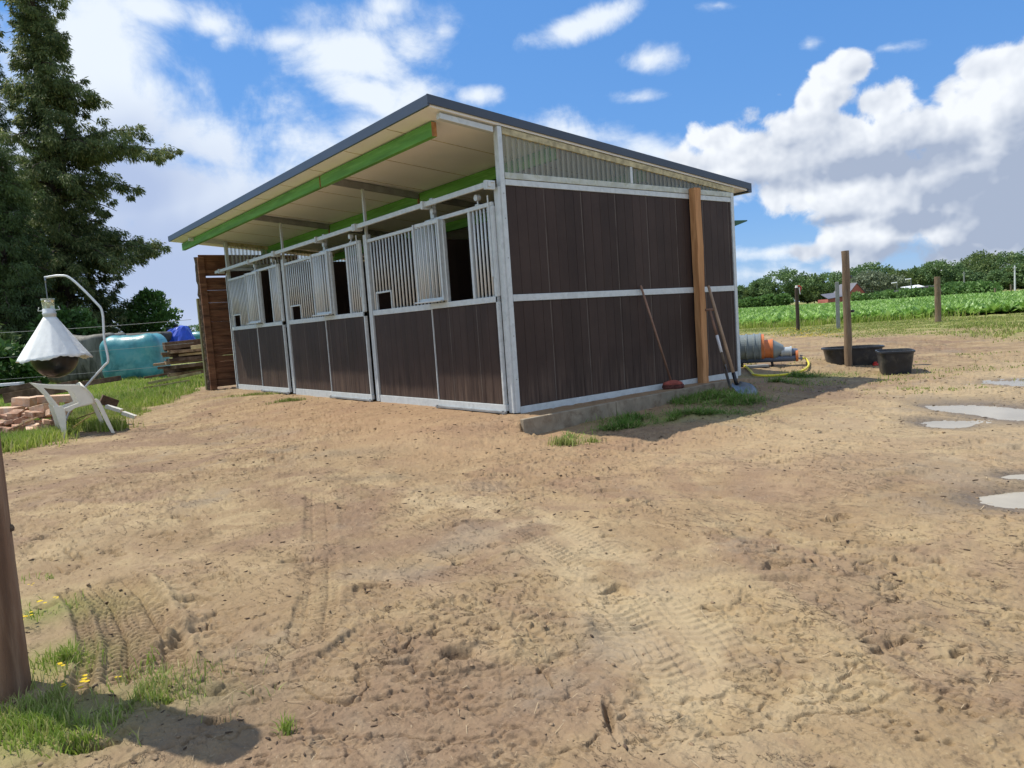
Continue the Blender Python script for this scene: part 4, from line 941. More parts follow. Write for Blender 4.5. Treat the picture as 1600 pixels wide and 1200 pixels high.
bale(136,560,23.5,2.1,1.3,1.45,th,'greybale','grey crumpled sheet-covered bale behind the horsefly trap',seed=3,bev=.16,amp=.06)
bale(318,534,40.,2.2,1.4,1.1,th,'teal','distant teal bale far behind the board screen',seed=4)
r_=bale(190,532,24.6,3.5,1.3,.40,th,'darktarp','dark tarpaulin draped along the top of the bales','tarpaulin','tarpaulin',seed=6,bev=.15,amp=.09)
r_=bale(262,541,25.4,1.1,1.2,.72,th,'darktarp','rounded dark covered heap between teal bale and blue tarp','covered_heap','heap',seed=9,bev=.35,amp=.06)
# blue tarp over something
c=PD(277,529,25.0); V=[];F=[]; n=28; rings=[(1.0,-.55),(.92,-.2),(.78,.1),(.55,.38),(.45,.50),(.2,.54),(.01,.55)]
for i,(rr,h) in enumerate(rings):
    for k in range(n):
        a=2*math.pi*k/n; m_=(abs(math.cos(a))**3.2+abs(math.sin(a))**3.2)**(-1/3.2); f_=1+.07*math.sin(5*a+i)*(1 if i<5 else 0)+.04*math.sin(11*a+i*2)
        off=.12*(1-rr); p=np.array(c)+RR*(rr*.62*math.cos(a)*m_*f_+off+.0)+FF*(rr*.6*math.sin(a)*m_*f_)+np.array([0,0,h*.72*(1 if i<4 else 1)+.05*math.cos(a)*(i>2)]); V.append(p)
for i in range(len(rings)-1):
    for k in range(n): F.append((i*n+k,i*n+(k+1)%n,(i+1)*n+(k+1)%n,(i+1)*n+k))
F.append(tuple((len(rings)-1)*n+k for k in range(n)))
b=MB(); b.add(V,F); o=b.build('blue_tarpaulin',M['bluetarp'],None); tag(o,'bright blue tarpaulin tied over a heap behind the planks','tarpaulin')
p=PD(275,511,27.2); tag(MB().lathe([(.07,-.25),(.07,.05),(.085,.055),(.085,.1),(.06,.11)],tuple(p),14).build('exhaust_stub',M['black'],None),'small black pipe stub sticking up behind the blue tarp','pipe')
p=PD(264,515,27.4); tag(MB().lathe([(.2,-.2),(.2,.04),(.12,.08)],tuple(p),14,sy=.6).build('black_box',M['tub'],None),'low dark container just left of the blue tarp top','container')

# ---------------------------------------------------------------- vegetation generators
def cards(P,DIR,NRM,ln,wd,bend=.0,two=False):
    """leaf shaped cards: P base (n,3), DIR unit, NRM unit"""
    n=len(P); SD=np.cross(DIR,NRM); SD/=np.linalg.norm(SD,axis=1,keepdims=True)+1e-9
    ln=ln[:,None]; wd=wd[:,None]
    mid=P+DIR*ln*.45+NRM*bend*ln*.25; tip=P+DIR*ln+NRM*-bend*ln*.4
    V=np.stack([P,mid-SD*wd*.5,tip,mid+SD*wd*.5],1).reshape(-1,3)
    F=np.arange(4*n).reshape(n,4); return V,F
def rvec(n,rng):
    v=rng.normal(size=(n,3)); return v/np.linalg.norm(v,axis=1,keepdims=True)
def foliage(C,R,per,ln,wd,rng,droop=0.,out=None,flat=0.):
    """C clump centres, R radii"""
    n=len(C)*per; idx=np.repeat(np.arange(len(C)),per)
    d_=rvec(n,rng); rr=rng.random(n)**.45; P=C[idx]+d_*(R[idx]*rr)[:,None]*np.array([1,1,.75])
    D_=rvec(n,rng)*.7+d_*.6+np.array([0,0,-droop])
    if out is not None: D_+=out[idx]*.6
    D_/=np.linalg.norm(D_,axis=1,keepdims=True); N_=rvec(n,rng)+np.array([0,0,flat]); N_/=np.linalg.norm(N_,axis=1,keepdims=True)
    return cards(P,D_,N_,ln*rng.uniform(.6,1.4,n),wd*rng.uniform(.6,1.3,n),.3)
def conifer(base,h,prof,seed,mt,lab,extra=(),trunk_r=.28,per=46,nb=110,lean=(0,0),leafl=.15,low=.06,group='dark conifers at the left'):
    rng=np.random.default_rng(seed); rg=random.Random(seed)
    r=empty('conifer_tree',base,lab,'tree',group)
    tp=[Vector(base)+Vector((lean[0]*t,lean[1]*t,h*t-.2*(t==0)))+Vector((rg.uniform(-.1,.1),rg.uniform(-.1,.1),0))*t for t in np.linspace(0,1,12)]
    tk=MB(); tk.tube(tp,[trunk_r*(1-.93*t)+.01 for t in np.linspace(0,1,12)],10)
    C=[];R=[];OUT=[]
    def at(t): 
        x=t*11; i=min(10,int(x)); return tp[i].lerp(tp[i+1],x-i)
    def branch(t,az,L,rise=.15,droop=.5,thick=None):
        p0=at(t); dirv=Vector((math.cos(az),math.sin(az),0)); pts=[]
        for s in np.linspace(0,1,7):
            pts.append(p0+dirv*L*s+Vector((rg.uniform(-.06,.06),rg.uniform(-.06,.06),L*(rise*s*1.6-droop*s*s*.9))))
        tk.tube(pts,[max(.008,(thick or .02+.018*L)*(1-.85*s)) for s in np.linspace(0,1,7)],5)
        nC=max(3,int(L*(7 if thick else 4.6)))
        for k in range(nC):
            s=.2+.78*(k+rg.random())/nC; j=min(5,int(s*6)) if s<1 else 5; q_=pts[j].lerp(pts[j+1],min(1.1,s*6-j))
            sp=.32*(1.15-s*.5); q_=q_+Vector((rg.gauss(0,sp),rg.gauss(0,sp),rg.gauss(-.12,.16)))
            C.append(tuple(q_)); R.append(rg.uniform(.16,.40)*(1.05-.25*s)); OUT.append((dirv.x*.8,dirv.y*.8,-.5))
    for k in range(nb):
        t=low+(1-low)*((k+rg.random())/nb)**.95; az=k*2.399+rg.uniform(-.4,.4)
        side=math.cos(az-th); zz=t*h
        Rr=np.interp(zz,prof[0],prof[1]); Rl=np.interp(zz,prof[0],prof[2]); L=(Rr*(side+1)/2+Rl*(1-side)/2)*rg.choice((rg.uniform(.45,.75),rg.uniform(.8,1.12)))
        branch(t,az,max(.4,L))
    for (z,azoff,L,rise,droop) in extra: branch(z/h,th+azoff,L,rise,droop,.07)
    tk.build('trunk',M['treebark'],r)
    V,F=foliage(np.array(C),np.array(R),per,leafl,leafl*.27,rng,.75,np.array(OUT))
    npmesh('crown',V,F,M[mt],r); return r
def broad(base,h,rx,seed,mt,lab,group=None,nclump=70,per=60,leaf=.3,trunk=True,name='broadleaf_tree',cat='tree',low=.25,shape=1.,link=True,droop=0.,rz=None):
    rng=np.random.default_rng(seed); r=empty(name,base,lab,cat,group)
    rz=rz or h*(1-low)/2; cz=h-rz; C=[]
    for k in range(nclump):
        v=rng.normal(size=3); v/=np.linalg.norm(v); rad=rng.uniform(.45,1.0)**.5
        lob=1+.16*math.sin(3*math.atan2(v[1],v[0])+seed)+.10*math.sin(5*v[2]*2+seed*2)
        p=np.array([v[0]*rx*rad*lob,v[1]*rx*rad*lob,v[2]*rz*rad*(1 if v[2]>0 else .9)*shape]); C.append(p+np.array([0,0,cz])+np.array(base))
    C=np.array(C); R=rng.uniform(.16,.30,len(C))*min(rx,rz)*1.15
    V,F=foliage(C,R,per,leaf,leaf*.7,rng,droop,(C-np.array(base)-np.array([0,0,cz]))/rx)
    if trunk:
        tk=MB(); bz=Vector(base); tk.tube([bz-Vector((0,0,.3)),bz+Vector((.02*h,0,h*.3)),bz+Vector((0,.02*h,h*.75))],[.035*h,.025*h,.008*h],8)
        for k in range(5):
            c=C[int(rng.integers(len(C)))]; tk.tube([bz+Vector((0,0,h*rng.uniform(.25,.5))),Vector(c)],[.014*h,.004*h],5)
        tk.build('trunk',M['treebark'],r)
    npmesh('crown',V,F,M[mt],r); return r
# left conifers
b1=PD(118,573,31.); b1[2]=-.05
# profile rows: height, extent to image right, extent to left
z31=lambda y:.95+(550-y)/FPX*31
P1=([0,1.5,z31(470),z31(430),z31(400),z31(370),z31(320),z31(280),z31(240),z31(190),z31(150),z31(100),z31(50),z31(0),26],
    [2.2,2.4,2.7,2.9,3.3,3.2,2.4,2.9,2.7,1.8,2.1,1.4,1.3,1.0,.3],[2.5,2.8,3.,3.,2.8,2.6,2.2,1.9,1.5,1.3,1.2,1.2,1.,.9,.3])
conifer(b1,26.,P1,11,'conifer','tall dark conifer whose drooping branches reach out to the right',
    extra=[(z31(262),.15,4.9,.22,.30),(z31(255),-.25,4.2,.2,.32),(z31(240),.3,3.6,.3,.25),(z31(395),.0,4.1,.12,.25),(z31(385),.35,3.8,.15,.3),(z31(410),-.3,3.7,.1,.28),(z31(290),.1,3.3,.1,.3),(z31(165),.1,2.3,.2,.4),(z31(150),-.3,2.1,.2,.4)],trunk_r=.34,nb=270,per=110,leafl=.17)
b2=PD(38,575,35.); b2[2]=-.05
P2=([0,6,9,12,15,18,21],[2.2,2.1,1.8,1.5,1.25,1.1,.5],[2.2,2.4,2.4,2.4,2.2,1.8,.5])
conifer(b2,21.,P2,12,'conifer2','slender dark conifer at the far left with sky gaps',trunk_r=.34,nb=150,per=90,lean=(-.4,-.5))
b3=PD(28,580,27.); b3[2]=-.05
P3=([0,2,4,6,7.4,8.6],[1.8,1.9,1.7,1.4,.9,.3],[2.2,2.6,2.5,2.,1.2,.4])
conifer(b3,8.8,P3,13,'conifer2','low dense dark conifer behind the horsefly trap',trunk_r=.2,nb=150,per=90,leafl=.13)
b3=PD(-70,580,29.); b3[2]=-.05
conifer(b3,13.,([0,4,8,13],[2.6,2.6,1.9,.4],[2.6,2.6,1.9,.4]),14,'conifer2','dark conifer mostly outside the left edge of the photo',trunk_r=.25,nb=110,per=40)
def bush(px,py,dist,h,rx,seed,mt,lab,per=70,nc=60,leaf=.16,name='bush'):
    p=PD(px,py,dist); p[2]=-.06; return broad(p,h,rx,seed,mt,lab,'bushes below the conifers',nc,per,leaf,False,name,'bush',.02)
bush(243,560,33.,3.55,1.15,31,'bush','bright leafy bush at the right foot of the conifers',nc=90)
bush(195,560,34.,2.8,1.9,36,'conifer2','dark bush under the tall conifer right of its trunk',nc=90)
bush(112,560,26.5,2.5,1.05,32,'bush','mid green leafy bush just right of the horsefly trap cone')
bush(5,590,20.,1.35,1.1,33,'bush','low ivy-green bush at the left edge behind the cords')
bush(60,560,27.,1.6,2.0,34,'conifer2','dark undergrowth mass behind the white cone')
bush(-60,590,21.,2.2,1.5,35,'conifer2','dark bush beyond the left edge of the photo')

# ---------------------------------------------------------------- far background, right side
def farbase(px,dist,z=.05):
    v=ray(px,470); v=v/math.hypot(v[0],v[1]); 
    k=v*dist; p=CAM+k; p[2]=z; return p
def hor(px): return 502.5-(px-800)*.0697
protos={}
def ftree(px,ytop,wpx,mt,lab,dist=250,seed=0,low=.08,kind='o'):
    h=.95+(hor(px)-ytop)/FPX*dist*.86; rx=wpx/2/FPX*dist*.86*1.3
    h/=.86; rx/=.86
    return broad(farbase(px,dist/.86*.9 if 0 else dist),h,rx,seed or int(px),mt,lab,'trees beyond the beet field',130,52,.62 if dist>200 else .5,True,low=low,droop=.5 if kind=='w' else 0.)
FT=[(1152,452,34,'far1','dark tree tight against the stable wall beyond the field'),(1172,455,36,'far1','low rounded dark tree first right of the stable'),(1189,443,34,'far1','dark tree sloping up towards the tallest left oak'),
(1229,427,60,'far1','broad tall oak left of the taped post'),(1262,436,34,'far1','dark tree behind the taped fence post'),(1212,463,40,'hedge','low pale bush before the broad oak'),(1180,468,44,'hedge','low green bush at the foot of the first trees'),
(1272,446,42,'far2','round yellow-green tree left of the brick house'),(1298,432,44,'far1','dark oak right of the round yellow-green tree'),(1335,432,46,'far1','dark oak right behind the brick house'),
(1363,430,52,'far3','pale grey-green willow right of the brick house'),(1358,420,56,'far1','taller dark oak rising behind the willow'),(1391,437,34,'far2','bright green small tree right of the willow'),(1412,428,52,'far1','dark oak above the white-roofed shed'),
(1440,427,40,'far1','dark oak right of the shed lamp poles'),(1462,416,56,'far1','darkest tall tree behind the right fence post'),(1430,450,34,'far2','brownish shrub behind the shed'),(1488,428,44,'far1','dark tree right of the tallest fence post tree'),
(1512,421,54,'far1','tree at the left slope of the wooded rise'),(1545,405,70,'far1','highest crown of the wooded rise'),(1580,406,60,'far1','crown on the right shoulder of the wooded rise'),(1602,420,50,'far1','tree at the right photo edge in the wood'),
(1640,415,60,'far1','wood tree just beyond the right edge'),(1530,432,60,'far1','lower front crown of the wooded rise'),(1568,430,60,'far1','lower right front crown of the wood'),(1500,446,26,'hedge','small pale shrub before the dark wood'),(1546,450,18,'hedge','small pointed young tree before the wood'),
(1478,448,34,'hedge','light shrub right of the right fence post'),(1700,425,60,'far1','wood tree further beyond the right edge'),(1120,452,50,'far1','tree hidden behind the stable wall'),(1080,452,60,'far1','tree hidden further behind the stable'),(1600,440,60,'far1','low front tree of the wood at the right edge')]
for i,(px,yt,wp,mt,lab) in enumerate(FT):
    dd=250 if mt!='hedge' else 175
    if 'willow' in lab and mt=='far3': dd=225
    if 'behind' in lab and 'oak' in lab: dd=275
    if 'wooded' in lab: dd=270
    ftree(px,yt,wp,('far4' if mt=='far1' and i%3==1 else mt),lab,dd,100+i*7,kind='w' if mt=='far3' else 'o')
# wood behind on the left horizon
for px,yt,wp,lab in ((300,512,60,'distant tree seen between bush and board screen'),(262,515,50,'distant tree low on the horizon by the blue tarp'),(340,512,60,'distant tree hidden behind the board screen')):
    p=farbase(px,300); h=.95+(hor(px)-yt)/FPX*300; broad(p,h,wp/2/FPX*300,int(px),'far1',lab,'distant trees on the left horizon',60,50,.7,False,low=.02)
# hedge
rng=np.random.default_rng(55)
def hedge(pxs,dist0,dist1,h,wd,lab,seed):
    a=farbase(pxs[0],dist0); b_=farbase(pxs[1],dist1); n=160; t=rng.random(n); C=a[None]*(1-t[:,None])+b_[None]*t[:,None]
    C=C+np.stack([rng.normal(0,wd*.3,n),rng.normal(0,wd*.3,n),rng.uniform(.2,h*.9,n)*rng.uniform(.75,1.1,n)],1); C[:,2]+=.05
    V,F=foliage(C,rng.uniform(.4,.7,n),45,.32,.24,rng); o=npmesh('field_hedge',V,F,M['hedge'],None,loc=a); tag(o,lab,'hedge')
hedge((1338,1500),100,92,1.15,1.4,'long low clipped hedge along the far edge of the beet field',1)
hedge((1480,1548),96,90,1.5,1.4,'rougher hedge end piece at the far right field corner',2)
# brick house
hb_=farbase(1313,215); r=empty('brick_house',tuple(hb_),'small red brick house with slate roof beyond the field','house')
Rh=Rz(th+.25); C0=Vector(hb_)
def hx(x,y,z): q_=Rh@Vector((x,y,0)); return (C0.x+q_.x,C0.y+q_.y,C0.z+z)
b=MB(); x0,x1,y0,y1,e,pk=.2,5.2,-3,3,2.1,4.7
V=[hx(x0,y0,0),hx(x1,y0,0),hx(x1,y0,e),hx(2.7,y0,pk),hx(x0,y0,e),hx(x0,y1,0),hx(x1,y1,0),hx(x1,y1,e),hx(2.7,y1,pk),hx(x0,y1,e)]
b.add(V,[(0,1,2,3,4),(9,8,7,6,5),(0,5,6,1),(1,6,7,2),(0,4,9,5)]); b.add([hx(-5.5,-2,0),hx(x0,-2,0),hx(x0,-2,1.4),hx(-5.3,-2,1.),hx(-5.3,2.2,0),hx(x0,2.2,0),hx(x0,2.2,1.4),hx(-5.3,2.2,1.)],[(0,1,2,3),(7,6,5,4),(0,3,7,4)])
b.build('wall',M['housebrick'],r)
b=MB(); 
def slab(p,q_,r_,s_,t=.12): 
    b.hexa([p,q_,r_,s_],[(a[0],a[1],a[2]+t) for a in (p,q_,r_,s_)])
slab(hx(x0-.4,y0-.3,e-.3),hx(2.7,y0-.3,pk),hx(2.7,y1+.3,pk),hx(x0-.4,y1+.3,e-.3)); slab(hx(2.7,y0-.3,pk+.002),hx(x1+.4,y0-.3,e-.3),hx(x1+.4,y1+.3,e-.3),hx(2.7,y1+.3,pk+.002)); slab(hx(-5.6,-2.4,1.0),hx(x0-.45,-2.4,1.5),hx(x0-.5,2.4,2.5),hx(-4.2,2.4,2.3)); b.build('roof',M['houseroof'],r)
b=MB(); p=hx(2.3,1,4.6); b.box((p[0],p[1],p[2]+.3),(.5,.5,1.)); b.build('chimney',M['housebrick'],r)
for xx in (1.4,3.6):
    p=hx(xx,y0-.03,1.2); MB().box(p,(.8,.06,.8),Rh).build('window',M['glass'],r)
# shed
sb=farbase(1418,150); r=empty('field_shed',tuple(sb),'long low dark shed with a pale roof beyond the hedge','shed'); C0=Vector(sb); Rh=Rz(th-.15)
b=MB(); b.box((C0.x,C0.y,C0.z+.75),(9,3,1.5),Rh); b.build('wall',M['fardark'],r)
b=MB(); b.hexa([hx(-4.8,-1.8,1.1),hx(4.4,-1.8,1.9),hx(4.4,1.8,2.1),hx(-4.8,1.8,1.3)],[hx(-4.8,-1.8,1.2),hx(4.4,-1.8,2.0),hx(4.4,1.8,2.2),hx(-4.8,1.8,1.4)]); b.build('roof',M['fardark'],r)
b=MB(); b.hexa([hx(-.8,-1.9,1.75),hx(2.2,-1.9,1.95),hx(2.2,.8,2.3),hx(-.8,.8,2.1)],[hx(-.8,-1.9,1.85),hx(2.2,-1.9,2.05),hx(2.2,.8,2.45),hx(-.8,.8,2.25)]); b.build('pale_roof_sheet',M['farwhite'],r)
def upole(px,yt,yb,dist,lab,r0=.12,arm=False,m='gpost',nm='utility_pole'):
    p=farbase(px,dist,.05); h=.95+(hor(px)-yt)/FPX*dist; r=empty(nm,tuple(p),lab,'pole','poles beyond the beet field')
    MB().tube([(p[0],p[1],0),(p[0],p[1],h)],[r0,r0*.7],8).build('shaft',M[m],r)
    if arm: MB().tube([(p[0],p[1],h-.1),tuple(p+RR*-.9+np.array([0,0,h-p[2]-.15]))],.12,6).build('lamp_head',M['farwhite'],r)
    else: MB().box((p[0],p[1],h-.3),(.5,.08,.08),Rz(th)).build('crossarm',M[m],r)
upole(1402,443,464,140,'pale street lamp standing left above the shed',.09,True); upole(1424,438,462,140,'street lamp standing right above the shed',.09,True)
upole(1507,429,463,140,'grey utility pole before the dark wood',.14); upole(1586,421,458,120,'pale utility pole at the right before the wood',.12,m='pole')
for px,yt,lab in ((1580,445,'short brown field post near the pale utility pole'),(1555,450,'small field post left of the short brown one')):
    p=farbase(px,75,.08); tag(MB().tube([(p[0],p[1],0),(p[0],p[1],.95+(hor(px)-yt)/FPX*75)],.08,8).build('field_post',M['rpost'],None),lab,'post')
# ---------------------------------------------------------------- beet crop
NA=G(1150,514,.1); NB_=G(1600,487.5,.1)
def crop(n,d0,d1,per,ll,seed,ztop):
    rng=np.random.default_rng(seed); az=rng.uniform(-22,46,n*3) # deg right of heading
    di=np.sqrt(rng.uniform(d0*d0,d1*d1,n*3)); a=-np.radians(az)+heading; x=CAM[0]+di*np.cos(a); y=CAM[1]+di*np.sin(a)
    e=NB_[:2]-NA[:2]; e=e/np.linalg.norm(e); nr_=np.array([-e[1],e[0]]); side=(x-NA[0])*nr_[0]+(y-NA[1])*nr_[1]
    keep=(side>0)&(az>14-8)&(y>18)&(x>-120)
    lim=np.interp(az,[6,16,22,28,34,46],[130,125,98,92,88,80]); keep&=di<lim
    x,y=x[keep][:n],y[keep][:n]; 
    # rows
    rw=(x*e[0]+y*e[1]); of=np.round(rw/.5)*.5-rw+rng.normal(0,.06,len(rw)); x=x+e[0]*of*.8; y=y+e[1]*of*.8
    m=len(x); P=np.stack([x,y,H(x,y)],1); idx=np.repeat(np.arange(m),per); k=len(idx)
    aa=rng.random(k)*2*math.pi; el=rng.uniform(.35,1.25,k); D_=np.stack([np.cos(aa)*np.cos(el),np.sin(aa)*np.cos(el),np.sin(el)],1)
    N_=np.stack([-np.cos(aa)*np.sin(el),-np.sin(aa)*np.sin(el),np.cos(el)],1)+rng.normal(0,.25,(k,3)); N_/=np.linalg.norm(N_,axis=1,keepdims=True)
    sz=rng.uniform(.75,1.25,m)[idx]
    V,F=cards(P[idx]+D_*.10,D_,N_,ll*sz*rng.uniform(.8,1.2,k),ll*.62*rng.uniform(.7,1.1,k),.35)
    return V,F
V1,F1=crop(17000,20,52,13,.30,1,.5); V2,F2=crop(30000,52,130,7,.40,2,.5)
tag(npmesh('beet_crop',np.concatenate([V1,V2]),np.concatenate([F1,F2+len(V1)]),M['crop'],None),'bright green leafy beet crop covering the field','crop',kind='stuff')
# ---------------------------------------------------------------- grass
def blades(x,y,hh,wd,seed,lean=.5,z=None):
    rng=np.random.default_rng(seed); n=len(x); z=GZ(x,y) if z is None else z
    a=rng.random(n)*2*math.pi; L=hh*rng.uniform(.5,1.3,n); le=np.minimum(rng.uniform(.1,1.,n)*lean,.985)
    dx=np.cos(a)*le*L; dy=np.sin(a)*le*L; w_=wd*rng.uniform(.7,1.3,n); b=rng.random(n)*math.pi; sx=np.cos(b)*w_; sy=np.sin(b)*w_
    up=L*np.sqrt(np.maximum(.01,1-le*le))
    V=np.stack([np.stack([x-sx,y-sy,z-.005],1),np.stack([x+sx,y+sy,z-.005],1),
        np.stack([x+sx*.7+dx*.4,y+sy*.7+dy*.4,z+up*.65],1),np.stack([x-sx*.7+dx*.4,y-sy*.7+dy*.4,z+up*.65],1),
        np.stack([x+dx,y+dy,z+up],1)],1).reshape(-1,3)
    i=np.arange(n)*5; F=np.concatenate([np.stack([i,i+1,i+2,i+3],1)]); T=np.stack([i+3,i+2,i+4,i+4],1)
    return V,F,T
def grassobj(name,parts,m,lab):
    Vs=[];Fs=[];o=0
    for V,F,T in parts:
        Vs.append(V); Fs.append(F+o); 
        T=T+o; Fs.append(np.concatenate([T],0)); o+=len(V)
    V=np.concatenate(Vs); F=np.concatenate(Fs)
    q=F[F[:,2]!=F[:,3]]; t=F[F[:,2]==F[:,3]][:,:3]
    me=bpy.data.meshes.new(name); me.vertices.add(len(V)); me.vertices.foreach_set('co',V.astype(np.float32).ravel())
    me.loops.add(q.size+t.size); me.loops.foreach_set('vertex_index',np.concatenate([q.ravel(),t.ravel()]).astype(np.int32))
    me.polygons.add(len(q)+len(t)); me.polygons.foreach_set('loop_start',np.concatenate([np.arange(len(q))*4,q.size+np.arange(len(t))*3]).astype(np.int32))
    me.update(calc_edges=True); me.materials.append(M[m]); ob=bpy.data.objects.new(name,me); COL.objects.link(ob); return tag(ob,lab,'grass',kind='stuff')
def ell(px,py,ra,rb,n,rng,z=-.12):
    c=G(px,py,z); t=rng.random(n)*2*math.pi; r_=np.minimum(np.abs(rng.normal(0,.62,n)),1.7); u=r_*np.cos(t)*ra; v=r_*np.sin(t)*rb
    x=c[0]+u*RR[0]+v*FF[0]; y=c[1]+u*RR[1]+v*FF[1]; k=(fbm(x,y,4.,4,.6,44.)+rng.normal(0,.04,n))>.46; return x[k],y[k]
rng=np.random.default_rng(77); parts=[]; dry=[]
# left meadow
def polar(n,a0,a1,d0,d1):
    az=rng.uniform(a0,a1,n); di=rng.uniform(d0**1.3,d1**1.3,n)**(1/1.3); a=-np.radians(az)+heading; return CAM[0]+di*np.cos(a),CAM[1]+di*np.sin(a)
x,y=polar(110000,-48,-18,7,18); k=(leftmask(x,y)>rng.random(len(x))*.9)&(fbm(x,y,2.3,3,.6,4.)>.36); x,y=x[k],y[k]
hgt=.04+.12*ss(.35,.7,fbm(x,y,.7,3,.5,90.)); parts.append(blades(x,y,hgt,.006,1,.8)); 
x,y=polar(60000,-48,-18,15,36); k=(leftmask(x,y)>.5)&(x<-9.9); x,y=x[k],y[k]; parts.append(blades(x,y,np.full(len(x),.15),.012,2,.7))
x,y=polar(45000,-48,-18,7.5,19); k=(leftmask(x,y)>.5)&(fbm(x,y,1.5,3,.6,24.)>.46); dry.append(blades(x[k],y[k],np.full(k.sum(),.13),.005,13,.9))
x,y=polar(26000,-48,-18,7.5,14); dd=(x-LB0[0])*lnrm[0]+(y-LB0[1])*lnrm[1]; k=(dd>-.5)&(dd<1.8)&(leftmask(x,y)>.1); dry.append(blades(x[k],y[k],np.full(k.sum(),.07),.005,3,.95))
for px,py,n in ((20,672,900),(60,668,900),(95,662,600),(285,606,1600),(208,600,1400),(195,606,900),(255,625,900),(40,690,2600),(100,665,1800),(165,668,1200),(10,700,1500)):
    x,y=ell(px,py,.35 if px>150 else .45,.28,n,rng,-.1); parts.append(blades(x,y,np.full(len(x),.17 if px>150 else .15),.006,px,.7))
# near clumps at the foot of the left post
for (px,py,ra,rb,n,h_) in [(60,955,.12,.12,600,.035),(95,1035,.12,.08,420,.045),(50,1140,.22,.13,1300,.045),(120,1165,.18,.05,400,.035),(170,1088,.30,.05,420,.03),(30,1100,.12,.05,250,.045),(250,1100,.14,.03,180,.025),(450,1140,.03,.03,50,.05),(45,905,.06,.05,90,.04),(230,1040,.05,.07,60,.06),(75,900,.05,.03,60,.03)]:
    x,y=ell(px,py,ra,rb,n,rng,-.15); parts.append(blades(x,y,np.full(len(x),h_),.0022,px+py,.95))
x,y=ell(130,1100,.36,.2,4000,rng,-.15); dry.append(blades(x,y,np.full(len(x),.05),.0018,5,1.0))
grassobj('meadow_grass',parts,'grass','fresh green grass around the chair and near post')
# strips before the stable
for (px,py,ra,rb,n,h_) in [(400,622,.9,.10,900,.045),(455,631,.35,.07,600,.05),(880,678,.16,.07,420,.07),(925,672,.10,.06,120,.05)]:
    x,y=ell(px,py,ra,rb,n,rng,-.06); dry.append(blades(x,y,np.full(len(x),h_),.004,px,.9))
# dry verge before the crop
x,y=polar(120000,16,44,12.5,27); k=(rightmask(x,y)>rng.random(len(x))*1.25)&(fbm(x,y,.9,3,.6,14.)>.36); x,y=x[k],y[k]
hh=.03+.05*ss(.4,.65,fbm(x,y,.5,3,.5,2.)); dry.append(blades(x,y,hh,.010,6,.9))
x,y=polar(9000,16,44,9,14); k=fbm(x,y,1.4,3,.6,19.)>.57; dry.append(blades(x[k],y[k],np.full(k.sum(),.03),.006,7,.9))
grassobj('verge_grass',dry,'drygrass','sparse yellowish grass on worn ground at the yard edges')
# cut grass by the kerb, lying flat
cut=[]
for (px,py,ra,rb,n) in [(1110,628,.50,.28,9000),(1060,650,.55,.16,5500),(1000,655,.35,.14,2600),(975,665,.25,.12,1600),(1150,632,.30,.24,3000),(1240,592,.8,.2,2200),(1215,610,.5,.12,900),(890,680,.14,.08,600)]:
    x,y=ell(px,py,ra,rb,n,rng,-.13); k=(x>xk(y)+.06); x,y=x[k],y[k]; zz=GZ(x,y)+rng.uniform(0,.035,len(x)); cut.append(blades(x,y,np.full(len(x),.085),.0036,px,3.5,zz))
grassobj('cut_grass',cut,'cutgrass','heap of dark green cut grass lying along the kerb')
# crop edge tall grass
x,y=polar(30000,15,44,20,28); e=NB_[:2]-NA[:2]; e=e/np.linalg.norm(e); sd_=(x-NA[0])*-e[1]+(y-NA[1])*e[0]; k=(sd_>-1.0)&(sd_<.4); x,y=x[k],y[k]
grassobj('field_edge_grass',[blades(x,y,np.full(len(x),.26),.012,9,.6)],'grass','taller green weeds along the near edge of the beet field')
# flowers
fl=[];F_=[]
def flower(x,y,z,s,rg):
    b=len(fl)
    for k in range(8):
        a=k*math.pi/4; fl.append((x+s*math.cos(a),y+s*math.sin(a),z+s*.2))
    fl.append((x,y,z)); 
    for k in range(8): F_.append((b+k,b+(k+1)%8,b+8))
rg=random.Random(4)
for px,py,n,s in ((65,938,4,.008),(37,968,4,.009),(45,960,2,.007),(130,1058,4,.009),(95,1050,4,.007),(85,935,3,.006),(48,910,3,.005),(130,1075,2,.006),(180,1045,2,.005),(100,1075,3,.006)):
    for _ in range(n):
        p=G(px+rg.uniform(-6,6),py+rg.uniform(-4,4),-.10); z=float(GZ(p[0],p[1])[0]); flower(p[0],p[1],z+.045,s,rg)
for _ in range(260):
    px=rg.gauss(1245,32); py=rg.uniform(519,534)
    if px<1200: continue
    p=G(px,py,-.02); flower(p[0],p[1],float(GZ(p[0],p[1])[0])+.05,.022,rg)
b=MB(); b.add(fl,F_); tag(b.build('yellow_flowers',M['petal']),'tiny yellow flowers scattered in the grass','flowers',kind='stuff')
# ---------------------------------------------------------------- straw, clods, pebbles
rng=np.random.default_rng(5)
def scatter(n,d0,d1,pw=1.6):
    az=rng.uniform(-40,40,n); di=(rng.uniform(d0**pw,d1**pw,n))**(1/pw); a=-np.radians(az)+heading; return CAM[0]+di*np.cos(a),CAM[1]+di*np.sin(a),di
x,y,di=scatter(1700,1.5,10,1.2); z=GZ(x,y)+.003; a=rng.random(len(x))*math.pi; L=np.minimum(rng.exponential(.010,len(x))+.004,.035)*(.55+.13*di); w_=rng.uniform(.0005,.0011,len(x))*(.7+.12*di); 
ca,sa=np.cos(a),np.sin(a); V=np.stack([np.stack([x-ca*L-sa*w_,y-sa*L+ca*w_,z],1),np.stack([x-ca*L+sa*w_,y-sa*L-ca*w_,z],1),np.stack([x+ca*L+sa*w_,y+sa*L-ca*w_,z+.004],1),np.stack([x+ca*L-sa*w_,y+sa*L+ca*w_,z+.004],1)],1).reshape(-1,3)
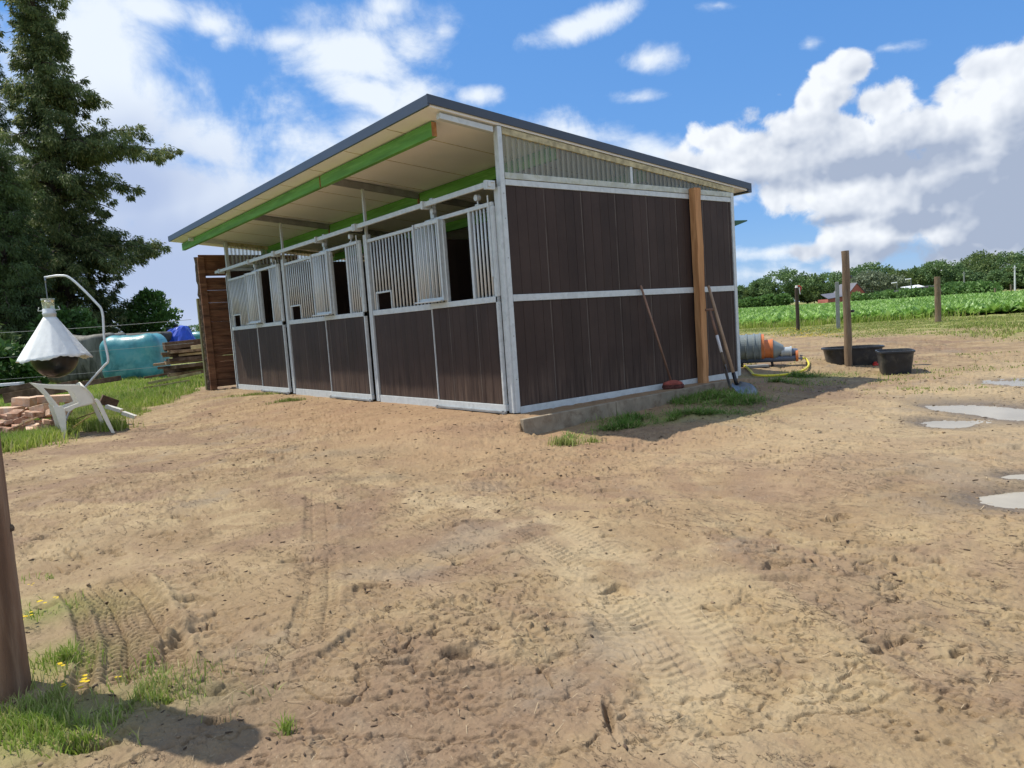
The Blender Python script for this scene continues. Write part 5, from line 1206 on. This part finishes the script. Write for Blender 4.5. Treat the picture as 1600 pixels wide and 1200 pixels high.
tag(npmesh('straw',V,np.arange(len(V)).reshape(-1,4),M['straw']),'loose bits of straw scattered over the sandy yard','straw',kind='stuff')
bm=bmesh.new(); bmesh.ops.create_icosphere(bm,subdivisions=1,radius=1); iv=np.array([v.co for v in bm.verts]); fi=np.array([[v.index for v in f.verts] for f in bm.faces]); bm.free()
x,y,di=scatter(3000,1.4,11,1.1); k=fbm(x,y,.75,3,.5,31.)+.25*rng.random(len(x))>.56; x,y,di=x[k],y[k],di[k]
n=len(x); s=np.minimum(np.exp(rng.normal(-5.6,.5,n)),.008)*(.8+.12*di); z=GZ(x,y)+s*.15
J=iv[None]*s[:,None,None]*rng.uniform(.6,1.3,(n,len(iv),3))*np.array([1.2,1,.4]); V=(np.stack([x,y,z],1)[:,None]+J).reshape(-1,3); F=(fi[None]+np.arange(n)[:,None,None]*len(iv)).reshape(-1,3)
M['clod']=mat('dry_earth_clods',(.24,.165,.098),.95,0,.25,20,.3,80)
tag(npmesh('earth_clods',V,F,M['clod']),'crumbs and clods of dry earth on the yard','clods',kind='stuff')
x,y,di=scatter(5200,1.5,14,1.2); k=(fbm(x,y,.9,3,.5,131.)+.3*rng.random(len(x))>.60)&~((x<.3)&(x>-9)&(y>-.1)&(y<4)); x,y,di=x[k],y[k],di[k]; n=len(x); z=GZ(x,y)+.002
a=rng.normal(0,.9,n)+math.atan2(RR[1],RR[0]); s=np.minimum(np.exp(rng.normal(-5.5,.55,n)),.010)*(.8+.13*di); J=iv[None]*s[:,None,None]*rng.uniform(.5,1.3,(n,len(iv),3))*np.array([1.5,.5,.28])
ca,sa=np.cos(a)[:,None],np.sin(a)[:,None]; JX=J[...,0]*ca-J[...,1]*sa; JY=J[...,0]*sa+J[...,1]*ca; V=(np.stack([x,y,z],1)[:,None]+np.stack([JX,JY,J[...,2]],-1)).reshape(-1,3); F=(fi[None]+np.arange(n)[:,None,None]*len(iv)).reshape(-1,3)
M['chip']=mat('dark_crumbs',(.085,.055,.035),.95,0,.4,20,.3,80)
tag(npmesh('dark_crumbs',V,F,M['chip']),'small dark crumbs of muck and bark trodden into the yard','crumbs',kind='stuff')
